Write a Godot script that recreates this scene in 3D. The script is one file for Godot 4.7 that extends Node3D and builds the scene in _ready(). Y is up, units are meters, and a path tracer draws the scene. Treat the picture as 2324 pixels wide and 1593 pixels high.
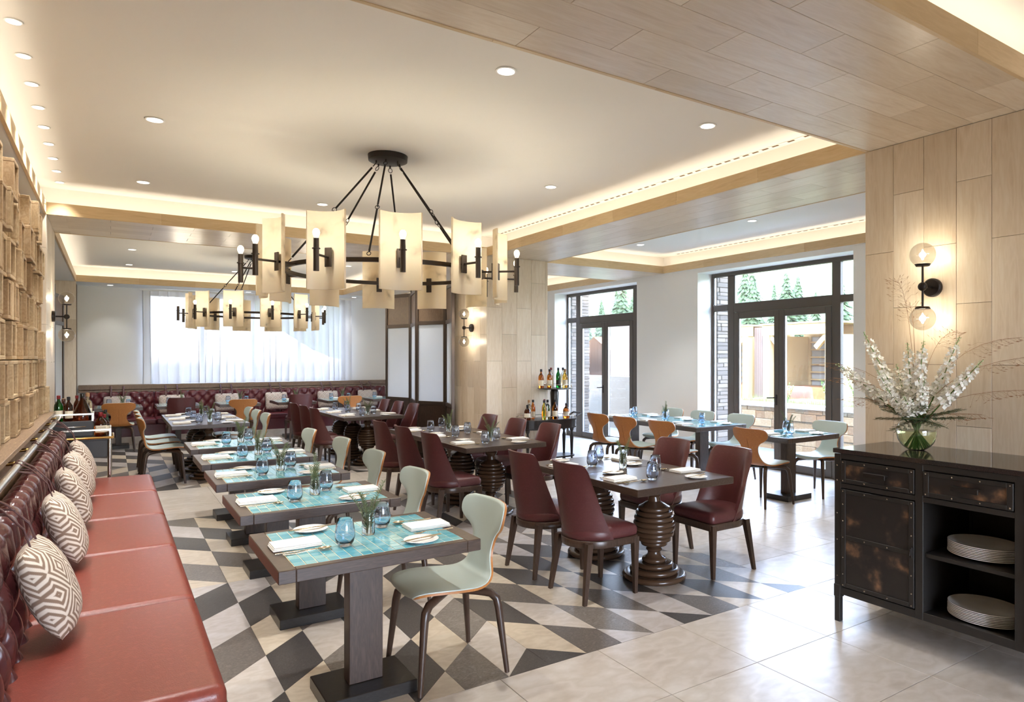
extends Node3D
# A hotel dining room. x to the right (window wall at 7.55), z towards the camera, y up, metres.

var rng := RandomNumberGenerator.new()
var M := {}
var used := {}
var SEATS := []

func _ready() -> void:
	rng.seed = 7
	# ---- camera
	var cam := Camera3D.new()
	cam.name = "camera"
	add_child(cam)
	cam.projection = Camera3D.PROJECTION_FRUSTUM
	cam.near = 0.05
	cam.far = 900.0
	cam.size = 0.05 * 1593.0 / 1542.0
	cam.frustum_offset = Vector2(0.05 * (1162.0 - 1314.0) / 1542.0, 0.05 * (813.0 - 796.5) / 1542.0)
	cam.position = Vector3(0, 1.6, 0)
	cam.rotation_degrees = Vector3(0, -34.6, 0)
	cam.current = true
	# ---- sky and exposure
	var sm := ProceduralSkyMaterial.new()
	sm.sky_top_color = Color(0.62, 0.74, 0.92)
	sm.sky_horizon_color = Color(0.93, 0.95, 0.97)
	sm.sky_curve = 0.2
	sm.ground_bottom_color = Color(0.55, 0.52, 0.47)
	sm.ground_horizon_color = Color(0.8, 0.8, 0.78)
	sm.sky_energy_multiplier = 4.6
	sm.ground_energy_multiplier = 2.2
	var sky := Sky.new()
	sky.sky_material = sm
	var env := Environment.new()
	env.background_mode = Environment.BG_SKY
	env.sky = sky
	env.tonemap_mode = Environment.TONE_MAPPER_LINEAR
	env.tonemap_exposure = 1.0
	env.sdfgi_enabled = true
	env.ssao_enabled = true
	env.ssil_enabled = true
	var we := WorldEnvironment.new()
	we.name = "world_environment"
	we.environment = env
	add_child(we)
	# ---- sun: high, from behind the building's camera side
	var sun := DirectionalLight3D.new()
	sun.name = "sun"
	add_child(sun)
	sun.look_at_from_position(Vector3.ZERO, Vector3(0.42, -0.85, -0.3))
	sun.light_energy = 2.8
	sun.light_color = Color(1.0, 0.96, 0.88)
	sun.light_angular_distance = 0.6
	sun.shadow_enabled = true
	sun.sky_mode = DirectionalLight3D.SKY_MODE_LIGHT_ONLY
	make_materials()
	build_floor()
	build_walls()
	build_ceiling()
	build_lights()
	build_block_wall()
	build_windows()
	build_left_banquette()
	build_back_banquette()
	build_screens()
	build_chandeliers()
	build_sconces()
	build_tables()
	build_sideboard()
	build_carts()
	build_outside()

# ------------------------------------------------------------------ helpers
func st0(smooth := -1) -> SurfaceTool:
	var st := SurfaceTool.new()
	st.begin(Mesh.PRIMITIVE_TRIANGLES)
	st.set_smooth_group(smooth)
	st.set_uv(Vector2.ZERO)
	return st

func tri(st: SurfaceTool, a: Vector3, b: Vector3, c: Vector3) -> void:
	st.add_vertex(a)
	st.add_vertex(b)
	st.add_vertex(c)

func quad(st: SurfaceTool, a: Vector3, b: Vector3, c: Vector3, d: Vector3) -> void:
	tri(st, a, b, c)
	tri(st, a, c, d)

# quad or triangle turned so that it faces away from the point o
func oq(st: SurfaceTool, p: Array, o: Vector3) -> void:
	var mid := Vector3.ZERO
	for q in p:
		mid += q
	mid /= p.size()
	var n: Vector3 = (p[1] - p[0]).cross(p[2] - p[0])
	if p.size() == 4 and n.length_squared() < 1e-16:
		n = (p[2] - p[0]).cross(p[3] - p[0])
	if n.dot(mid - o) > 0.0:
		p.reverse()
	tri(st, p[0], p[1], p[2])
	if p.size() == 4:
		tri(st, p[0], p[2], p[3])

# box, chamfered by b
func bx(st: SurfaceTool, c: Vector3, s: Vector3, b := 0.0, bs := Basis()) -> void:
	var h := s / 2.0
	var P := func(sx: float, sy: float, sz: float, ax: int) -> Vector3:
		var v := Vector3(sx * (h.x - (0.0 if ax == 0 else b)), sy * (h.y - (0.0 if ax == 1 else b)), sz * (h.z - (0.0 if ax == 2 else b)))
		return c + bs * v
	for s1 in [-1.0, 1.0]:
		oq(st, [P.call(s1, -1, -1, 0), P.call(s1, 1, -1, 0), P.call(s1, 1, 1, 0), P.call(s1, -1, 1, 0)], c)
		oq(st, [P.call(-1, s1, -1, 1), P.call(1, s1, -1, 1), P.call(1, s1, 1, 1), P.call(-1, s1, 1, 1)], c)
		oq(st, [P.call(-1, -1, s1, 2), P.call(1, -1, s1, 2), P.call(1, 1, s1, 2), P.call(-1, 1, s1, 2)], c)
	if b > 0.0:
		for s1 in [-1.0, 1.0]:
			for s2 in [-1.0, 1.0]:
				oq(st, [P.call(-1, s1, s2, 1), P.call(1, s1, s2, 1), P.call(1, s1, s2, 2), P.call(-1, s1, s2, 2)], c)
				oq(st, [P.call(s1, -1, s2, 0), P.call(s1, 1, s2, 0), P.call(s1, 1, s2, 2), P.call(s1, -1, s2, 2)], c)
				oq(st, [P.call(s1, s2, -1, 0), P.call(s1, s2, 1, 0), P.call(s1, s2, 1, 1), P.call(s1, s2, -1, 1)], c)
				for s3 in [-1.0, 1.0]:
					oq(st, [P.call(s1, s2, s3, 0), P.call(s1, s2, s3, 1), P.call(s1, s2, s3, 2)], c)

# box between two corners
func bb(st: SurfaceTool, a: Vector3, z: Vector3, b := 0.0) -> void:
	bx(st, (a + z) / 2.0, (z - a).abs(), b)

# tapered square leg from p (size a) up to q (size b)
func taper(st: SurfaceTool, p: Vector3, a: Vector2, q: Vector3, b: Vector2) -> void:
	var L := []
	for k in 4:
		var sx := -1.0 if k == 0 or k == 3 else 1.0
		var sz := -1.0 if k < 2 else 1.0
		L.append([p + Vector3(sx * a.x / 2, 0, sz * a.y / 2), q + Vector3(sx * b.x / 2, 0, sz * b.y / 2)])
	var c := (p + q) / 2.0
	for k in 4:
		var n := (k + 1) % 4
		oq(st, [L[k][0], L[n][0], L[n][1], L[k][1]], c)
	oq(st, [L[0][0], L[1][0], L[2][0], L[3][0]], c)
	oq(st, [L[0][1], L[1][1], L[2][1], L[3][1]], c)

# turned shape: profile of (radius, height) from the bottom up
func lathe(st: SurfaceTool, prof: Array, segs := 20, o := Vector3.ZERO, ax := Basis()) -> void:
	var group := 1
	for i in prof.size() - 1:
		if i > 0:
			var d0: Vector2 = (prof[i] - prof[i - 1]).normalized()
			var d1: Vector2 = (prof[i + 1] - prof[i]).normalized()
			if d0.dot(d1) < 0.72:
				group += 1
		st.set_smooth_group(group)
		var r0: float = maxf(prof[i].x, 0.0)
		var r1: float = maxf(prof[i + 1].x, 0.0)
		if r0 < 1e-6 and r1 < 1e-6:
			continue
		for k in segs:
			var a := TAU * k / segs
			var b := TAU * (k + 1) / segs
			var p0 := o + ax * Vector3(r0 * cos(a), prof[i].y, r0 * sin(a))
			var p1 := o + ax * Vector3(r0 * cos(b), prof[i].y, r0 * sin(b))
			var p2 := o + ax * Vector3(r1 * cos(b), prof[i + 1].y, r1 * sin(b))
			var p3 := o + ax * Vector3(r1 * cos(a), prof[i + 1].y, r1 * sin(a))
			if r0 < 1e-6:
				tri(st, p0, p2, p3)
			elif r1 < 1e-6:
				tri(st, p0, p1, p2)
			else:
				quad(st, p0, p1, p2, p3)
	st.set_smooth_group(-1)

func V2(a: Array) -> Array:
	var out := []
	for k in range(0, a.size(), 2):
		out.append(Vector2(a[k], a[k + 1]))
	return out

# round bar along points
func tube(st: SurfaceTool, pts: Array, r, sides := 8, caps := true, flat := 1.0) -> void:
	var n := pts.size()
	var rings := []
	var up := Vector3.UP
	for i in n:
		var d: Vector3 = (pts[mini(i + 1, n - 1)] - pts[maxi(i - 1, 0)]).normalized()
		if i == 0:
			up = Vector3.UP if absf(d.y) < 0.9 else Vector3.RIGHT
		var x := up.cross(d).normalized()
		var y := d.cross(x).normalized()
		up = y
		var rr: float = r[i] if r is Array else r
		var ring := []
		for k in sides:
			var a := TAU * k / sides
			ring.append(pts[i] + x * cos(a) * rr + y * sin(a) * rr * flat)
		rings.append(ring)
	st.set_smooth_group(1 if sides > 4 else -1)
	for i in n - 1:
		for k in sides:
			var m := (k + 1) % sides
			quad(st, rings[i][k], rings[i + 1][k], rings[i + 1][m], rings[i][m])
	if caps:
		st.set_smooth_group(-1)
		for k in range(1, sides - 1):
			tri(st, rings[0][0], rings[0][k], rings[0][k + 1])
			tri(st, rings[n - 1][0], rings[n - 1][k + 1], rings[n - 1][k])
	st.set_smooth_group(-1)

# open surface through a grid of points, with texture coordinates
func patch(st: SurfaceTool, g: Array, flip := false, us := 1.0, vs := 1.0, group := 1) -> void:
	st.set_smooth_group(group)
	var n := g.size()
	for i in n - 1:
		var m: int = g[i].size()
		for j in m - 1:
			var q := [[i, j], [i, j + 1], [i + 1, j + 1], [i + 1, j]]
			if flip:
				q.reverse()
			for t in [[0, 1, 2], [0, 2, 3]]:
				for k in t:
					var a: int = q[k][0]
					var b: int = q[k][1]
					st.set_uv(Vector2(us * a / (n - 1.0), vs * b / (m - 1.0)))
					st.add_vertex(g[a][b])
	st.set_smooth_group(-1)

# closed sheet: front grid a, back grid b
func sheet(st: SurfaceTool, a: Array, b: Array) -> void:
	var n := a.size()
	var m: int = a[0].size()
	var i0 := n / 2
	var j0 := m / 2
	var nn: Vector3 = (a[i0][j0 + 1] - a[i0][j0]).cross(a[i0 + 1][j0] - a[i0][j0])
	var f: bool = nn.dot(a[i0][j0] - b[i0][j0]) > 0.0
	patch(st, a, f, 1, 1, 1)
	patch(st, b, not f, 1, 1, 2)
	var rim := []
	for j in m:
		rim.append([0, j])
	for i in range(1, n):
		rim.append([i, m - 1])
	for j in range(m - 2, -1, -1):
		rim.append([n - 1, j])
	for i in range(n - 2, -1, -1):
		rim.append([i, 0])
	st.set_smooth_group(3)
	for k in rim.size() - 1:
		var p: Array = rim[k]
		var q: Array = rim[k + 1]
		var e := [a[p[0]][p[1]], a[q[0]][q[1]], b[q[0]][q[1]], b[p[0]][p[1]]]
		if f:
			e.reverse()
		quad(st, e[0], e[3], e[2], e[1])
	st.set_smooth_group(-1)

# soft box: rounded by r, top swollen by crown
func rbox(st: SurfaceTool, c: Vector3, s: Vector3, r: float, crown := 0.0, n := 5) -> void:
	var h := s / 2.0
	var e := Vector3(minf(r, h.x), minf(r, h.y), minf(r, h.z))
	var inner := h - e
	for ax in 3:
		for sg in [-1.0, 1.0]:
			var g := []
			for i in n * 2 + 2:
				var row := []
				for j in n * 2 + 2:
					var q := Vector3.ZERO
					var u := edge_pos(i, n, h[(ax + 1) % 3], e[(ax + 1) % 3])
					var v := edge_pos(j, n, h[(ax + 2) % 3], e[(ax + 2) % 3])
					q[ax] = sg * h[ax]
					q[(ax + 1) % 3] = u
					q[(ax + 2) % 3] = v
					var k := q.clamp(-inner, inner)
					var d := (q - k) / e
					var p := k + d.normalized() * e
					if crown != 0.0:
						p.y += crown * (1.0 - pow(p.x / h.x, 2)) * (1.0 - pow(p.z / h.z, 2)) * (0.5 + 0.5 * p.y / h.y)
					row.append(c + p)
				g.append(row)
			patch(st, g, sg < 0.0)

func edge_pos(i: int, n: int, h: float, r: float) -> float:
	if i <= n:
		return -h + r * (1.0 - tan(PI / 4 * (1.0 - float(i) / n)))
	return h - r * (1.0 - tan(PI / 4 * (1.0 - float(2 * n + 1 - i) / n)))

func obj(called: String, st: SurfaceTool, m: Material, parent: Node = self) -> MeshInstance3D:
	st.generate_normals()
	var o := MeshInstance3D.new()
	o.mesh = st.commit()
	o.material_override = m
	o.name = numbered(called) if parent == self else called
	parent.add_child(o, true)
	return o

func put(called: String, mesh: Mesh, m: Material, parent: Node, t := Transform3D()) -> MeshInstance3D:
	var o := MeshInstance3D.new()
	o.mesh = mesh
	o.material_override = m
	o.name = numbered(called) if parent == self else called
	parent.add_child(o, true)
	o.transform = t
	return o

func mesh_of(st: SurfaceTool) -> ArrayMesh:
	st.generate_normals()
	return st.commit()

func numbered(called: String) -> String:
	var k: int = used.get(called, 0)
	used[called] = k + 1
	return called if k == 0 else "%s_%03d" % [called, k]

func thing(called: String, label: String, category: String, at := Vector3.ZERO, turn := 0.0, group := "") -> Node3D:
	var o := Node3D.new()
	o.name = numbered(called)
	add_child(o)
	o.position = at
	o.rotation.y = turn
	return tag(o, label, category, group)

func tag(o: Node3D, label: String, category: String, group := "") -> Node3D:
	o.set_meta("label", label)
	o.set_meta("category", category)
	if group:
		o.set_meta("group", group)
	return o

func struct(called: String, label := "") -> Node3D:
	var o := Node3D.new()
	o.name = called
	add_child(o)
	o.set_meta("kind", "structure")
	if label:
		o.set_meta("label", label)
	return o

func dup(root: Node3D, called: String, at: Vector3, turn: float, label: String) -> Node3D:
	var r: Node3D = root.duplicate()
	r.name = numbered(called)
	add_child(r)
	r.position = at
	r.rotation.y = turn
	r.set_meta("label", label)
	return r

# first call keeps the model itself, later calls copy it
var models := {}
func place(key: String, make: Callable, called: String, at: Vector3, turn: float, label: String, category: String, group := "") -> Node3D:
	if not models.has(key):
		var o := thing(called, label, category, at, turn, group)
		make.call(o)
		models[key] = o
		return o
	var c := dup(models[key], called, at, turn, label)
	c.set_meta("category", category)
	if group:
		c.set_meta("group", group)
	return c

func h3(a: int, b: int, c := 0) -> float:
	return fposmod(sin(a * 127.1 + b * 311.7 + c * 74.7) * 43758.5453, 1.0)

# ------------------------------------------------------------------ materials
func mat(key: String, c: Color, rough := 0.6, metal := 0.0) -> StandardMaterial3D:
	var m := StandardMaterial3D.new()
	m.resource_name = key
	m.albedo_color = c
	m.roughness = rough
	m.metallic = metal
	M[key] = m
	return m

func c8(r: int, g: int, b: int) -> Color:
	return Color8(r, g, b)

func ntex(sd: int, freq: float, cols: Array, stops: Array, oct := 4, size := 512, kind := FastNoiseLite.TYPE_SIMPLEX_SMOOTH, fractal := FastNoiseLite.FRACTAL_FBM) -> NoiseTexture2D:
	var n := FastNoiseLite.new()
	n.seed = sd
	n.frequency = freq
	n.noise_type = kind
	n.fractal_type = fractal
	n.fractal_octaves = oct
	var t := NoiseTexture2D.new()
	t.width = size
	t.height = size
	t.seamless = true
	t.noise = n
	if cols.size():
		var g := Gradient.new()
		g.offsets = PackedFloat32Array(stops)
		g.colors = PackedColorArray(cols)
		t.color_ramp = g
	return t

func tri_map(m: StandardMaterial3D, t: Texture2D, scale: Vector3, world := true) -> void:
	m.albedo_texture = t
	m.uv1_triplanar = true
	m.uv1_world_triplanar = world
	m.uv1_scale = scale

func bump(m: StandardMaterial3D, sd: int, freq: float, strength: float) -> void:
	var t := ntex(sd, freq, [], [], 3, 512)
	t.as_normal_map = true
	t.bump_strength = strength
	m.normal_enabled = true
	m.normal_texture = t
	m.normal_scale = 1.0

func make_materials() -> void:
	# birch plywood, grain along x / y / z, three tones each
	var grain := ntex(11, 0.012, [c8(255, 255, 255), c8(247, 243, 237), c8(254, 252, 250), c8(238, 231, 222)], [0.2, 0.48, 0.6, 0.9], 5)
	var tones := [c8(223, 208, 187), c8(218, 202, 180), c8(228, 214, 194), c8(214, 198, 176)]
	for k in 4:
		tri_map(mat("birch_x%d" % k, tones[k], 0.3), grain, Vector3(0.28, 2.4, 2.4))
		tri_map(mat("birch_y%d" % k, tones[k], 0.38), grain, Vector3(2.4, 0.28, 2.4))
		tri_map(mat("birch_z%d" % k, tones[k], 0.3), grain, Vector3(2.4, 2.4, 0.28))
	for k in 4:  # fascia birch: extra amber puts the warm ceiling bounce into the colour
		tri_map(mat("fascia_lit_x%d" % k, [c8(216, 190, 148), c8(211, 184, 142), c8(219, 194, 153), c8(208, 181, 139)][k], 0.4), grain, Vector3(0.28, 2.4, 2.4))
		tri_map(mat("fascia_lit_z%d" % k, [c8(216, 190, 148), c8(211, 184, 142), c8(219, 194, 153), c8(208, 181, 139)][k], 0.4), grain, Vector3(2.4, 2.4, 0.28))
	mat("gap", c8(104, 84, 62), 0.8)
	mat("plaster", c8(240, 238, 233), 0.75)
	mat("ceiling_paint", c8(236, 231, 223), 0.85)
	# floor: porcelain stone
	var stone := ntex(21, 0.008, [c8(255, 255, 255), c8(236, 232, 226), c8(250, 248, 246), c8(222, 216, 208)], [0.15, 0.45, 0.62, 0.95], 5)
	var lights := [c8(208, 200, 192), c8(203, 195, 186), c8(212, 205, 197)]
	for k in 3:
		var m := mat("tile_plain%d" % k, lights[k], 0.28)
		tri_map(m, stone, Vector3(0.55, 0.55, 0.9))
	var speck := ntex(22, 0.05, [c8(255, 255, 255), c8(200, 198, 195), c8(245, 244, 242), c8(165, 162, 160)], [0.2, 0.45, 0.6, 0.9], 5)
	tri_map(mat("rug_light0", c8(211, 198, 178), 0.31), stone, Vector3(0.8, 0.8, 1.3))
	tri_map(mat("rug_light1", c8(205, 197, 189), 0.31), stone, Vector3(0.8, 0.8, 1.3))
	tri_map(mat("rug_light2", c8(194, 188, 186), 0.31), stone, Vector3(0.8, 0.8, 1.3))
	tri_map(mat("rug_dark0", c8(82, 78, 76), 0.38), speck, Vector3(1.4, 1.4, 1.4))
	tri_map(mat("rug_dark1", c8(138, 130, 124), 0.38), speck, Vector3(0.7, 0.7, 1.2))
	tri_map(mat("rug_dark2", c8(118, 110, 104), 0.38), speck, Vector3(0.9, 0.9, 1.4))
	mat("grout", c8(120, 110, 98), 0.9)
	# woods
	var walnut := ntex(31, 0.02, [c8(255, 255, 255), c8(205, 198, 192), c8(240, 236, 232), c8(180, 172, 166)], [0.2, 0.45, 0.6, 0.9], 4)
	tri_map(mat("espresso_x", c8(84, 68, 58), 0.34), walnut, Vector3(0.5, 5, 5))
	tri_map(mat("espresso_y", c8(76, 60, 51), 0.36), walnut, Vector3(5, 0.5, 5))
	tri_map(mat("espresso_z", c8(80, 65, 56), 0.3), walnut, Vector3(5, 5, 0.5))
	mat("turned_wood", c8(74, 54, 40), 0.22)
	tri_map(mat("leg_wood", c8(78, 60, 50), 0.3), walnut, Vector3(6, 0.7, 6))
	tri_map(mat("base_black", c8(44, 40, 38), 0.3), walnut, Vector3(1, 5, 5))
	tri_map(mat("smoked_oak", c8(128, 105, 82), 0.45), walnut, Vector3(6, 0.6, 6))
	tri_map(mat("ledge_wood", c8(150, 124, 98), 0.45), walnut, Vector3(5, 5, 0.6))
	mat("bronze", c8(78, 66, 58), 0.35, 0.6)
	# leather
	var hide := ntex(41, 0.03, [c8(255, 255, 255), c8(232, 226, 224), c8(250, 247, 246)], [0.2, 0.5, 0.9], 4)
	tri_map(mat("burgundy", c8(92, 48, 49), 0.36), hide, Vector3(2, 2, 2), false)
	bump(M.burgundy, 42, 0.25, 0.8)
	tri_map(mat("bench_red", c8(138, 66, 54), 0.34), hide, Vector3(1.5, 1.5, 1.5))
	bump(M.bench_red, 43, 0.2, 0.5)
	tri_map(mat("bench_back", c8(84, 42, 42), 0.2), hide, Vector3(1.5, 1.5, 1.5))
	tri_map(mat("back_bench", c8(92, 36, 44), 0.28), hide, Vector3(1.5, 1.5, 1.5))
	mat("strap", c8(72, 34, 30), 0.4)
	mat("sage", c8(192, 204, 196), 0.38)
	bump(M.sage, 44, 0.3, 0.4)
	M.sage.uv1_triplanar = true
	M.sage.uv1_scale = Vector3(2, 2, 2)
	tri_map(mat("caramel", c8(190, 128, 70), 0.38), hide, Vector3(2, 2, 2), false)
	mat("seam", c8(120, 74, 34), 0.6)
	# metals
	mat("black_metal", c8(44, 38, 35), 0.42, 0.5)
	mat("iron", c8(62, 54, 48), 0.4, 0.55)
	mat("steel", c8(205, 198, 186), 0.25, 1.0)
	mat("brass", c8(206, 166, 100), 0.25, 1.0)
	mat("cutlery", c8(222, 206, 178), 0.16, 1.0)
	mat("frame_bronze", c8(86, 78, 70), 0.5, 0.2)
	mat("frame_steel", c8(200, 204, 208), 0.35, 0.9)
	# tableware
	mat("linen", c8(238, 234, 228), 0.9)
	mat("china", c8(246, 244, 240), 0.12)
	var bg := mat("blue_glass", Color(0.90, 0.935, 0.985, 0.0), 0.0)
	bg.refraction_enabled = true
	bg.refraction_scale = 0.05
	var cg := mat("clear_glass", Color(0.97, 0.99, 0.98, 0.0), 0.0)
	cg.refraction_enabled = true
	cg.refraction_scale = 0.05
	var wt := mat("water", Color(0.95, 0.975, 0.82, 0.0), 0.0)
	wt.refraction_enabled = true
	wt.refraction_scale = 0.033
	for b in [["amber", Color(0.78, 0.42, 0.12, 0.0)], ["gold", Color(0.92, 0.72, 0.28, 0.0)], ["green", Color(0.10, 0.45, 0.16, 0.0)], ["brown", Color(0.42, 0.16, 0.06, 0.0)], ["pale", Color(0.9, 0.88, 0.8, 0.0)]]:
		var m := mat("bottle_" + b[0], b[1], 0.03)
		m.refraction_enabled = true
		m.refraction_scale = 0.05
	mat("paper_label", c8(226, 214, 190), 0.8)
	mat("black_label", c8(34, 32, 32), 0.6)
	mat("ink", c8(60, 34, 26), 0.8)
	mat("cap_red", c8(122, 24, 26), 0.4)
	mat("cap_black", c8(28, 24, 26), 0.4)
	mat("cork", c8(170, 130, 92), 0.8)
	# glazed table tiles
	for k in 4:
		var m := mat("glaze%d" % k, [c8(108, 180, 194), c8(124, 188, 199), c8(90, 170, 188), c8(140, 195, 198)][k], 0.08)
		m.clearcoat_enabled = true
		m.clearcoat = 0.6
		m.clearcoat_roughness = 0.05
	mat("tile_joint", c8(226, 210, 176), 0.6)
	# plants
	mat("rosemary", c8(112, 128, 88), 0.7)
	mat("rosemary_stem", c8(128, 112, 78), 0.8)
	mat("fir", c8(48, 72, 44), 0.6)
	mat("stem_green", c8(96, 132, 60), 0.5)
	var pt := mat("petal", c8(246, 244, 236), 0.6)
	pt.backlight_enabled = true
	pt.backlight = Color(0.4, 0.4, 0.38)
	mat("bud", c8(190, 204, 160), 0.6)
	mat("dry_grass", c8(150, 108, 72), 0.8)
	# lamps
	var al := mat("alabaster", c8(244, 238, 224), 0.3)
	var vein := ntex(51, 0.004, [c8(255, 255, 255), c8(252, 250, 244), c8(232, 226, 214), c8(176, 168, 154)], [0.0, 0.7, 0.83, 0.95], 4, 512, FastNoiseLite.TYPE_SIMPLEX_SMOOTH, FastNoiseLite.FRACTAL_RIDGED)
	tri_map(al, vein, Vector3(0.8, 0.55, 0.8))
	al.backlight_enabled = true
	al.backlight = Color(0.95, 0.9, 0.8)
	var bulb := mat("bulb_glow", c8(255, 244, 224), 0.4)
	bulb.emission_enabled = true
	bulb.emission = Color(1.0, 0.92, 0.78)
	bulb.emission_energy_multiplier = 9.0
	var dl := mat("downlight_glow", c8(255, 250, 240), 0.4)
	dl.emission_enabled = true
	dl.emission = Color(1.0, 0.97, 0.92)
	dl.emission_energy_multiplier = 4.0
	var ls := mat("led_glow", c8(255, 240, 210), 0.4)
	ls.emission_enabled = true
	ls.emission = Color(1.0, 0.93, 0.8)
	ls.emission_energy_multiplier = 3.0
	var sg := mat("smoke_glass", Color(0.13, 0.11, 0.09, 0.3), 0.02)
	sg.transparency = BaseMaterial3D.TRANSPARENCY_ALPHA
	# panes
	var pane := mat("pane", Color(0.9, 0.95, 0.95, 0.05), 0.0)
	pane.transparency = BaseMaterial3D.TRANSPARENCY_ALPHA
	var fr := mat("frosted", c8(240, 243, 244), 0.5)
	fr.backlight_enabled = true
	fr.backlight = Color(0.95, 0.97, 1.0)
	var cu := mat("sheer", Color(0.92, 0.92, 0.93, 0.955), 0.9)
	cu.transparency = BaseMaterial3D.TRANSPARENCY_ALPHA
	cu.backlight_enabled = true
	cu.backlight = Color(0.34, 0.34, 0.345)
	# hollow clay blocks
	var clay := ntex(61, 0.02, [c8(255, 255, 255), c8(226, 218, 206), c8(248, 244, 236), c8(206, 194, 178)], [0.2, 0.45, 0.62, 0.95], 5)
	for k in 3:
		tri_map(mat("block%d" % k, [c8(186, 162, 128), c8(176, 150, 117), c8(194, 172, 140)][k], 0.85), clay, Vector3(1.6, 1.1, 1.6))
	# worn black steel of the sideboard
	var worn := ntex(71, 0.0065, [c8(46, 42, 40), c8(40, 36, 35), c8(58, 48, 44), c8(140, 104, 76)], [0.0, 0.58, 0.72, 0.92], 5)
	var wm := mat("worn_steel", Color.WHITE, 0.42, 0.25)
	tri_map(wm, worn, Vector3(1.15, 1.15, 1.15))
	mat("black_steel", c8(44, 41, 39), 0.42, 0.25)
	var gr := mat("granite", Color.WHITE, 0.08)
	tri_map(gr, ntex(72, 0.11, [c8(30, 28, 27), c8(56, 52, 49), c8(40, 37, 35), c8(104, 98, 92)], [0.2, 0.5, 0.65, 0.95], 3), Vector3(2.5, 2.5, 2.5))
	# woven cushion: nested diamonds
	for v in [["cushion", c8(220, 208, 193), c8(136, 113, 96)], ["cushion_fine", c8(238, 230, 220), c8(92, 70, 66)]]:
		var im := Image.create(128, 128, false, Image.FORMAT_RGB8)
		for y in 128:
			for x in 128:
				var fx := absf(fposmod(x / 32.0, 2.0) - 1.0)
				var fy := absf(fposmod(y / 32.0, 2.0) - 1.0)
				var d := fposmod((fx + fy) * 3.0, 1.0)
				im.set_pixel(x, y, v[1] if d < 0.5 else v[2])
		var cm := mat(v[0], Color.WHITE, 0.95)
		cm.albedo_texture = ImageTexture.create_from_image(im)
		cm.uv1_scale = Vector3(1, 1, 1)
	# outside
	var rub := ntex(81, 0.02, [c8(255, 255, 255), c8(214, 204, 190), c8(240, 234, 224), c8(190, 178, 160)], [0.2, 0.45, 0.62, 0.95], 5)
	for k in 3:
		tri_map(mat("grey_stone%d" % k, [c8(112, 100, 90), c8(98, 88, 80), c8(124, 112, 100)][k], 0.9), rub, Vector3(2, 4, 2))
		tri_map(mat("tan_stone%d" % k, [c8(154, 130, 100), c8(138, 112, 84), c8(166, 146, 118)][k], 0.9), rub, Vector3(2, 3, 2))
	mat("coping", c8(178, 174, 168), 0.8)
	tri_map(mat("render_wall", c8(132, 125, 116), 0.9), rub, Vector3(3, 3, 3))
	mat("larch", c8(182, 150, 98), 0.7)
	mat("larch_dark", c8(150, 96, 46), 0.7)
	mat("canvas", c8(160, 152, 140), 0.9)
	mat("cladding", c8(104, 84, 72), 0.8)
	tri_map(mat("paving", c8(126, 124, 121), 0.8), stone, Vector3(0.5, 0.5, 0.5))
	tri_map(mat("meadow", c8(112, 118, 72), 0.95), ntex(82, 0.02, [c8(255, 255, 255), c8(206, 214, 186), c8(240, 240, 226)], [0.2, 0.5, 0.9], 5), Vector3(0.02, 0.02, 0.02))
	var con := mat("conifer", c8(92, 108, 72), 0.9)
	tri_map(con, ntex(83, 0.03, [c8(255, 255, 255), c8(150, 165, 140), c8(230, 232, 215)], [0.2, 0.5, 0.85], 5), Vector3(0.35, 0.35, 0.35))
	mat("bark", c8(96, 80, 66), 0.9)
	mat("roof_slate", c8(150, 142, 134), 0.8)
	mat("crane_yellow", c8(236, 190, 70), 0.6)
	mat("shrub", c8(118, 142, 70), 0.8)
	mat("chevron", c8(196, 92, 76), 0.9)
	mat("dark_socket", c8(30, 28, 26), 0.6)
	mat("vent_dark", c8(92, 66, 36), 0.8)

# ------------------------------------------------------------------ floor
func clip_poly(p: PackedVector2Array, x0: float, x1: float, y0: float, y1: float) -> PackedVector2Array:
	var r := Geometry2D.intersect_polygons(p, PackedVector2Array([Vector2(x0, y0), Vector2(x1, y0), Vector2(x1, y1), Vector2(x0, y1)]))
	return r[0] if r.size() else PackedVector2Array()

# flat stone piece with real edges, in world x/z
func stone_piece(st: SurfaceTool, p: PackedVector2Array, inset: float, y1: float, y0: float) -> bool:
	var q := Geometry2D.offset_polygon(p, -inset, Geometry2D.JOIN_MITER)
	if q.is_empty() or q[0].size() < 3:
		return false
	var v: PackedVector2Array = q[0]
	var mid := Vector2.ZERO
	for a in v:
		mid += a
	mid /= v.size()
	var o := Vector3(mid.x, (y0 + y1) / 2.0, mid.y)
	for k in range(1, v.size() - 1):
		oq(st, [Vector3(v[0].x, y1, v[0].y), Vector3(v[k].x, y1, v[k].y), Vector3(v[k + 1].x, y1, v[k + 1].y)], o)
	for k in v.size():
		var a := v[k]
		var b := v[(k + 1) % v.size()]
		oq(st, [Vector3(a.x, y1, a.y), Vector3(b.x, y1, b.y), Vector3(b.x, y0, b.y), Vector3(a.x, y0, a.y)], o)
	return true

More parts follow.
